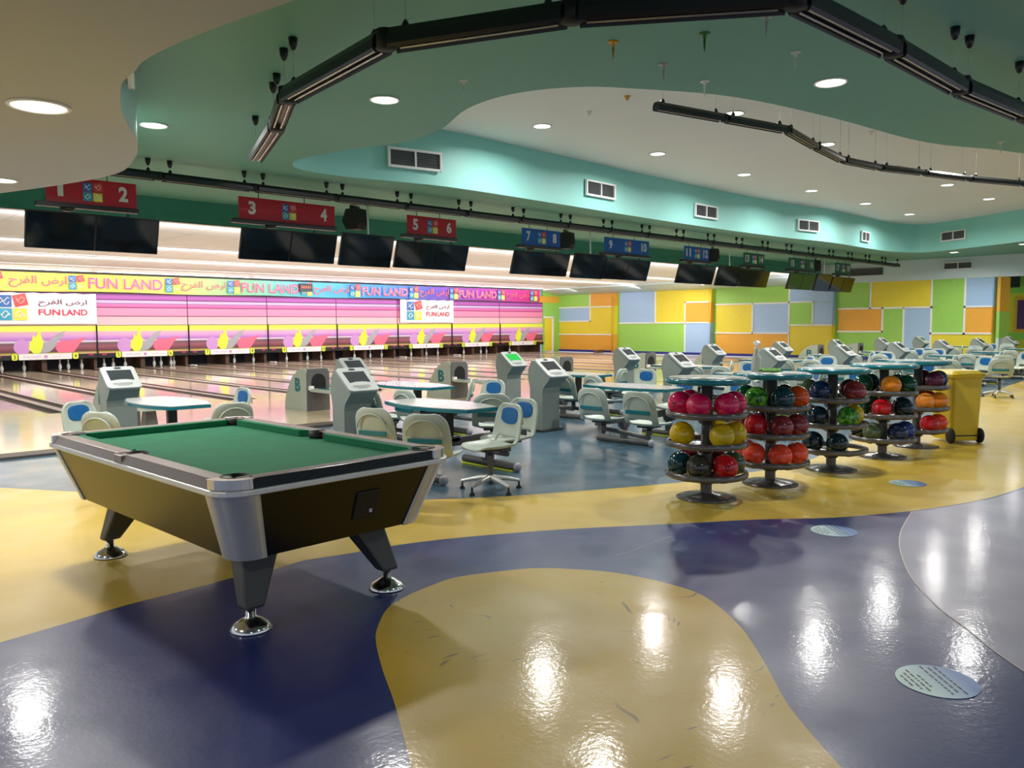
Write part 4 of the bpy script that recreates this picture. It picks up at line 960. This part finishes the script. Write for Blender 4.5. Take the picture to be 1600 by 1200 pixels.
rg.loft(rings, False, False, True)
o = rg.build('cleaning_cloth', M['rag'], None, loc=(racks[1].x+.06, racks[1].y+.05, 1.083)); so = o.modifiers.new('s', 'SOLIDIFY'); so.thickness = .005; so.offset = 1; o.rotation_euler = (0, 0, -.7)
tag(o, 'crumpled green cleaning cloth beside the spray bottle', 'cloth')

# ------------------------------------------------------------------ yellow wheeled bin
bn = thing('wheeled_bin', 'yellow two-wheeled rubbish bin at the end of the ball racks', 'bin', (8.98, 3.50, 0), math.radians(-38)); bn.scale = (.88, .9, 1.0)
t0 = rrect(-.212, -.215, .212, .235, .04, 3); t1 = rrect(-.235, -.25, .235, .27, .05, 3)
MB().taper(t0, .03, t1, .86).build('bin_body', M['bin'], bn, bevel=.008)
MB().taper(rrect(-.25, -.27, .25, .29, .05, 3), .84, rrect(-.265, -.285, .265, .30, .05, 3), .885).build('bin_rim', M['bin'], bn, bevel=.008)
ld = MB(); ld.taper(rrect(-.27, -.29, .27, .31, .05, 3), .887, rrect(-.20, -.22, .20, .25, .05, 3), .935); ld.build('lid', M['bin'], bn, bevel=.01)
MB().tube([(-.2, -.315, .90), (.2, -.315, .90)], .014, 8).tube([(-.2, -.27, .88), (-.2, -.315, .90)], .012, 8).tube([(.2, -.27, .88), (.2, -.315, .90)], .012, 8).build('handle', M['bin'], bn)
for s in (-1, 1):
    w_ = MB(); w_.lathe([(.001, -.022), (.085, -.022), (.098, -.012), (.098, .012), (.085, .022), (.001, .022)], 28)
    o = w_.build('wheel', M['rubber'], bn, loc=(s*.225, -.21, .098)); o.rotation_euler = (0, PI/2, 0)
MB().tube([(-.2, -.21, .098), (.2, -.21, .098)], .012, 8).build('axle', M['dark'], bn)

# ------------------------------------------------------------------ floor decals
def decal(u, v, a, b, label):
    c = atz(u, v, 0); m = bpy.data.materials.get('decal_print')
    if not m:
        m = bpy.data.materials.new('decal_print'); m.use_nodes = True; nt = m.node_tree; bb = nt.nodes['Principled BSDF']; bb.inputs['Roughness'].default_value = .3
        tc = nt.nodes.new('ShaderNodeTexCoord'); sp = nt.nodes.new('ShaderNodeSeparateXYZ'); nt.links.new(tc.outputs['Object'], sp.inputs[0])
        mr = nt.nodes.new('ShaderNodeMapRange'); mr.inputs[1].default_value = -.2; mr.inputs[2].default_value = .2; nt.links.new(sp.outputs['Y'], mr.inputs[0])
        cr = nt.nodes.new('ShaderNodeValToRGB'); e = cr.color_ramp.elements; e[0].color = (*lin((60, 110, 180)), 1); e[1].color = (*lin((196, 222, 220)), 1); e[0].position = .2; e[1].position = .7
        nt.links.new(mr.outputs[0], cr.inputs[0]); nt.links.new(cr.outputs[0], bb.inputs['Base Color'])
    o = MB().prism([(a*math.cos(2*PI*i/40), a*math.sin(2*PI*i/40)) for i in range(40)], .0026, .0036).build('floor_sticker', m, None, loc=(c.x, c.y, 0))
    o.rotation_euler = (0, 0, YAW*-1+PI/2+math.radians(0)); o['dummy'] = 0; del o['dummy']
    tag(o, label, 'floor sticker', 'round floor stickers')
    ln = MB()
    for k, (y, wd) in enumerate([(.13, .10), (.105, .16), (.08, .2), (.055, .12), (.0, .26), (-.03, .22), (-.06, .26)]):
        x = -wd/2; rnd = random.Random(k)
        while x < wd/2:
            l = rnd.uniform(.012, .04); ln.quad((x, y-.005, .004), (x+l, y-.005, .004), (x+l, y+.005, .004), (x, y+.005, .004)); x += l+.008
    ln.build('printed_line', M['dark'], o)
decal(1464, 1065, .165, .165, 'pale blue round floor sticker on navy floor, nearest one')
decal(1303, 830, .165, .165, 'pale blue round floor sticker on navy floor near the yellow band')
decal(1418, 755.5, .165, .165, 'blue round floor sticker on the yellow band')

# pale scratch across the navy floor
c0 = [atz(u, v, .0025) for u, v in [(962, 868), (985, 862), (1010, 853), (1035, 842), (1050, 838)]]
mb = MB()
for p, q in zip(c0, c0[1:]):
    n = Vector((-(q-p).y, (q-p).x, 0)).normalized()*.003; mb.quad(p-n, q-n, q+n, p+n)
struct(mb, 'trim_5', M['cap'])

# ------------------------------------------------------------------ light tracks
def track(name, label, pts, z, zc, w_=.13, h_=.10, pods=None, ends=(0, 0)):
    t = thing(name, label, 'light track', (pts[0][0], pts[0][1], z)); o0 = Vector((pts[0][0], pts[0][1], z))
    for i in range(len(pts)-1):
        a = Vector((*pts[i], z))-o0; b = Vector((*pts[i+1], z))-o0; d = (b-a); L = d.length; d.normalize(); nrm = Vector((-d.y, d.x, 0))
        g = .05; a2, b2 = a+d*g, b-d*g
        prof = [(-w_/2, -h_*.35), (-w_/2, h_*.1), (-w_*.3, h_*.5), (w_*.3, h_*.5), (w_/2, h_*.1), (w_/2, -h_*.35), (w_*.42, -h_*.5), (w_*.36, -h_*.3), (0, -h_*.12), (-w_*.36, -h_*.3), (-w_*.42, -h_*.5)]
        bar = MB().loft([[p_+nrm*x+Vector((0, 0, zz)) for x, zz in prof] for p_ in (a2, b2)], True, True, False).build('light_bar', M['black'], t)
        rf = MB()
        for s in (-1, 1): rf.tube([a2+d*.05+nrm*s*w_*.2+Vector((0, 0, -h_*.33)), b2-d*.05+nrm*s*w_*.2+Vector((0, 0, -h_*.33))], w_*.07, 6)
        rf.build('lamp_tube', M['tube_off'], bar)
        for e_ in (.16, L-.16):
            q = a+d*e_
            if L > .5: MB().lathe([(.001, 0), (.028, 0), (.028, .03), (.012, .06), (.001, .06)], 10, tuple(q+Vector((0, 0, h_*.45)))).build('bar_clip', M['black'], t)
            if L > .5:
                off = nrm*(.0); MB().tube([q+Vector((0, 0, h_*.5)), q+off+Vector((0, 0, zc-z-.08))], .0025, 4).build('wire', M['feather'], t)
                MB().lathe([(.001, -.11), (.02, -.10), (.036, -.06), (.04, 0), (.001, 0)], 12, tuple(q+off+Vector((0, 0, zc-z)))).build('ceiling_mount', M['black'], t)
        if i > 0: MB().lathe([(.001, -h_*.45), (w_*.42, -h_*.42), (w_*.45, h_*.5), (.001, h_*.55)], 14, tuple(a)).build('joint', M['rubber'], t)
    return t
track('light_track', 'long straight black light track running over the lane signs', [(.65+1.5*k, 12.43) for k in range(21)], 3.81, ZG, .15, .125)
nt1 = [tuple(atz(u, v, 3.6)[:2]) for u, v in [(398, 247), (432, 195), (448, 150), (603, 64), (893, 21), (1243, -2), (1395, 75), (1500, 135), (1600, 177)]]
d_ = (nt1[-1][0]-nt1[-2][0], nt1[-1][1]-nt1[-2][1]); nt1.append((nt1[-1][0]+d_[0], nt1[-1][1]+d_[1]))
track('light_track', 'big angled black light track crossing the top of the picture', nt1, 3.6, ZG, .165, .145)
mt1 = [tuple(atz(u, v, 4.25)[:2]) for u, v in [(1020, 165), (1132, 185), (1230, 203), (1275, 229), (1317, 250), (1375, 262), (1445, 270), (1515, 279), (1600, 287)]]
mt1.append((mt1[-1][0]+1.5, mt1[-1][1]-.6))
track('light_track', 'kinked black light track under the white ceiling recess', mt1, 4.25, ZR, .12, .10)

# ------------------------------------------------------------------ lane signs, monitors, speakers
YS = 13.66
for p in range(9):
    a_, b2 = 2*p+1, 2*p+2; cx = (p+.5)*P-.11; hw = .963 if p in (1, 4, 7) else .653; colr = ('red', 'blue', 'green')[p//3]
    t = thing('lane_sign', '%s hanging sign with white numbers %d and %d' % (colr, a_, b2), 'sign', (cx, YS, 3.46), 0, 'hanging lane number signs')
    pn = MB().box((0, 0, .20), (2*hw, .03, .40)).build('sign_panel', M[colr], t)
    for s, n in ((-1, a_), (1, b2)):
        q = MB(); wd = .12 if n < 10 else .21; 
        put_text(q, str(n), (s*(hw-.24 if hw > .8 else hw-.20), -.018, .215), wd*1.15 if n != 1 else .08, .235, bold=.04); q.build('numeral', M['offwhite'], t)
    logo(t, (0, -.018, .20), .28)
    MB().box((-.06, .01, -.035), (2*hw+.16, .13, .07)).build('support_rail', M['black'], t, bevel=.006)
    for x in (-hw*.6, hw*.35): MB().tube([(x, .02, .40), (x, .02, ZG-3.46)], .008, 6).build('hanger_rod', M['dark'], t)
    MB().lathe([(.001, -.05), (.06, -.048), (.10, -.03), (.11, 0), (.001, 0)], 16, (-.35, .03, -.068)).build('projector', M['black'], t)
tilt = math.radians(17)
def monitor(x, ztop, wd, ht, label, arm_z, pole=False):
    t = thing('monitor', label, 'monitor', (x, YS-.03, ztop), 0, 'hanging score monitors'); t.rotation_euler = (tilt, 0, 0)
    t.rotation_euler = (tilt, 0, 0)
    MB().box((0, .03, -ht/2), (wd, .06, ht)).build('housing', M['black'], t, bevel=.006)
    MB().box((0, -.002, -ht/2), (wd-.03, .006, ht-.03)).build('screen', M['screen'], t)
    if pole: MB().tube([(0, .05, -.1), (0, .05-math.sin(-tilt)*.0+.0, .01), (0, .05+.20, (ZG-ztop-.02)*.9)], .02, 8).build('pole', M['brushed'], t)
    else: MB().box((0, .05, -.005), (.035, .03, .11), Matrix.Rotation(-.3, 3, 'X')).build('arm', M['dark'], t)
for p in range(9):
    cx = 1.60+3.36*p
    for s, wds in ((-1, 'left'), (1, 'right')):
        monitor(cx+s*.485, 3.315, .965, .575, 'black score monitor, %s of the two below the %d-%d sign' % (wds, 2*p+1, 2*p+2), 3.45)
for k, x in enumerate((6.66, 13.46, 20.2, 26.85)):
    monitor(x, 3.375, 1.22, .65, 'larger black monitor hung on a pole between the signs for lanes %d and %d' % ((4, 5), (8, 9), (12, 13), (16, 17))[k], 3.6, True)
for k, (x, lab) in enumerate(((6.75, '3-4 and 5-6 signs'), (13.2, '7-8 and 9-10 signs'), (20.2, '11-12 and 13-14 signs'), (27.4, '15-16 and 17-18 signs'))):
    t = thing('hanging_speaker', 'black faceted loudspeaker hung between the %s' % lab, 'speaker', (x, 14.3, 3.76), .4, 'ceiling speakers')
    MB().prism([(-.2, -.10), (-.14, -.22), (.12, -.22), (.22, -.04), (.12, .2), (-.18, .2)], -.15, .15, 'x').build('cabinet', M['speaker'], t, bevel=.012)
    MB().box((0, 0, .22), (.30, .04, .1)).build('bracket', M['black'], t)

# ------------------------------------------------------------------ small ceiling fittings
brass = mat('brass', (190, 140, 50), .3, .8); glassy = mat('clear_white', (226, 234, 228), .2, trans=.2); gdk = mat('dark_green_plastic', (30, 110, 40), .4)
for k, (u, v, mm, cn, ribbon) in enumerate([(724, 126, glassy, 'white', 1), (958, 65, brass, 'brass', 1), (1101, 52, gdk, 'green', 1), (1243, 82, glassy, 'clear', 1), (1198, 25, M['feather'], 'grey', 1), (1037, 100, M['feather'], 'small grey', 1), (1101, 127, M['white'], 'small white', 1), (1564, 222, glassy, 'glinting white', 1)]):
    p = atz(u, v, ZG); where = ['left of the recess tip', 'under the top bar of the near track', 'near the top of the picture', 'above and left of the right downlight', 'touching the near track', 'above the recess edge', 'just above the middle track end', 'beside the far middle track'][k]
    t = thing('ceiling_sprinkler', '%s ceiling sprinkler with hanging tip, %s' % (cn, where), 'sprinkler', (p.x, p.y, ZG), 0, 'ceiling sprinklers')
    MB().lathe([(.001, -.05), (.014, -.045), (.018, -.01), (.045, -.008), (.05, 0), (.001, 0)], 16).build('cup', mm, t)
    MB().lathe([(.001, -.16), (.006, -.13), (.012, -.06), (.008, -.045), (.001, -.045)], 10).build('tip', mm, t)
for k, (u, v) in enumerate([(980, 150), (920, 174), (1361, 205), (1423, 308)]):
    p = atz(u, v, ZR); t = thing('ceiling_sprinkler', 'small sprinkler on the white recess ceiling ' + ('near its front edge', 'right of the first recess light', 'among the middle track mounts', 'between the far lights')[k], 'sprinkler', (p.x, p.y, ZR), 0, 'ceiling sprinklers')
    MB().lathe([(.001, -.07), (.02, -.06), (.03, -.02), (.05, -.008), (.055, 0), (.001, 0)], 14).build('cup', brass if k == 0 else M['white'], t)
# small things by the far gutters
bxk = MB().box((0, 0, .06), (.5, .35, .16)).build('brown_box', mat('brown_box', (110, 76, 66), .6), None, bevel=.01, loc=(31.0, 28.2, .02)); tag(bxk, 'low brown box on the floor by the orange and lime wall', 'box')
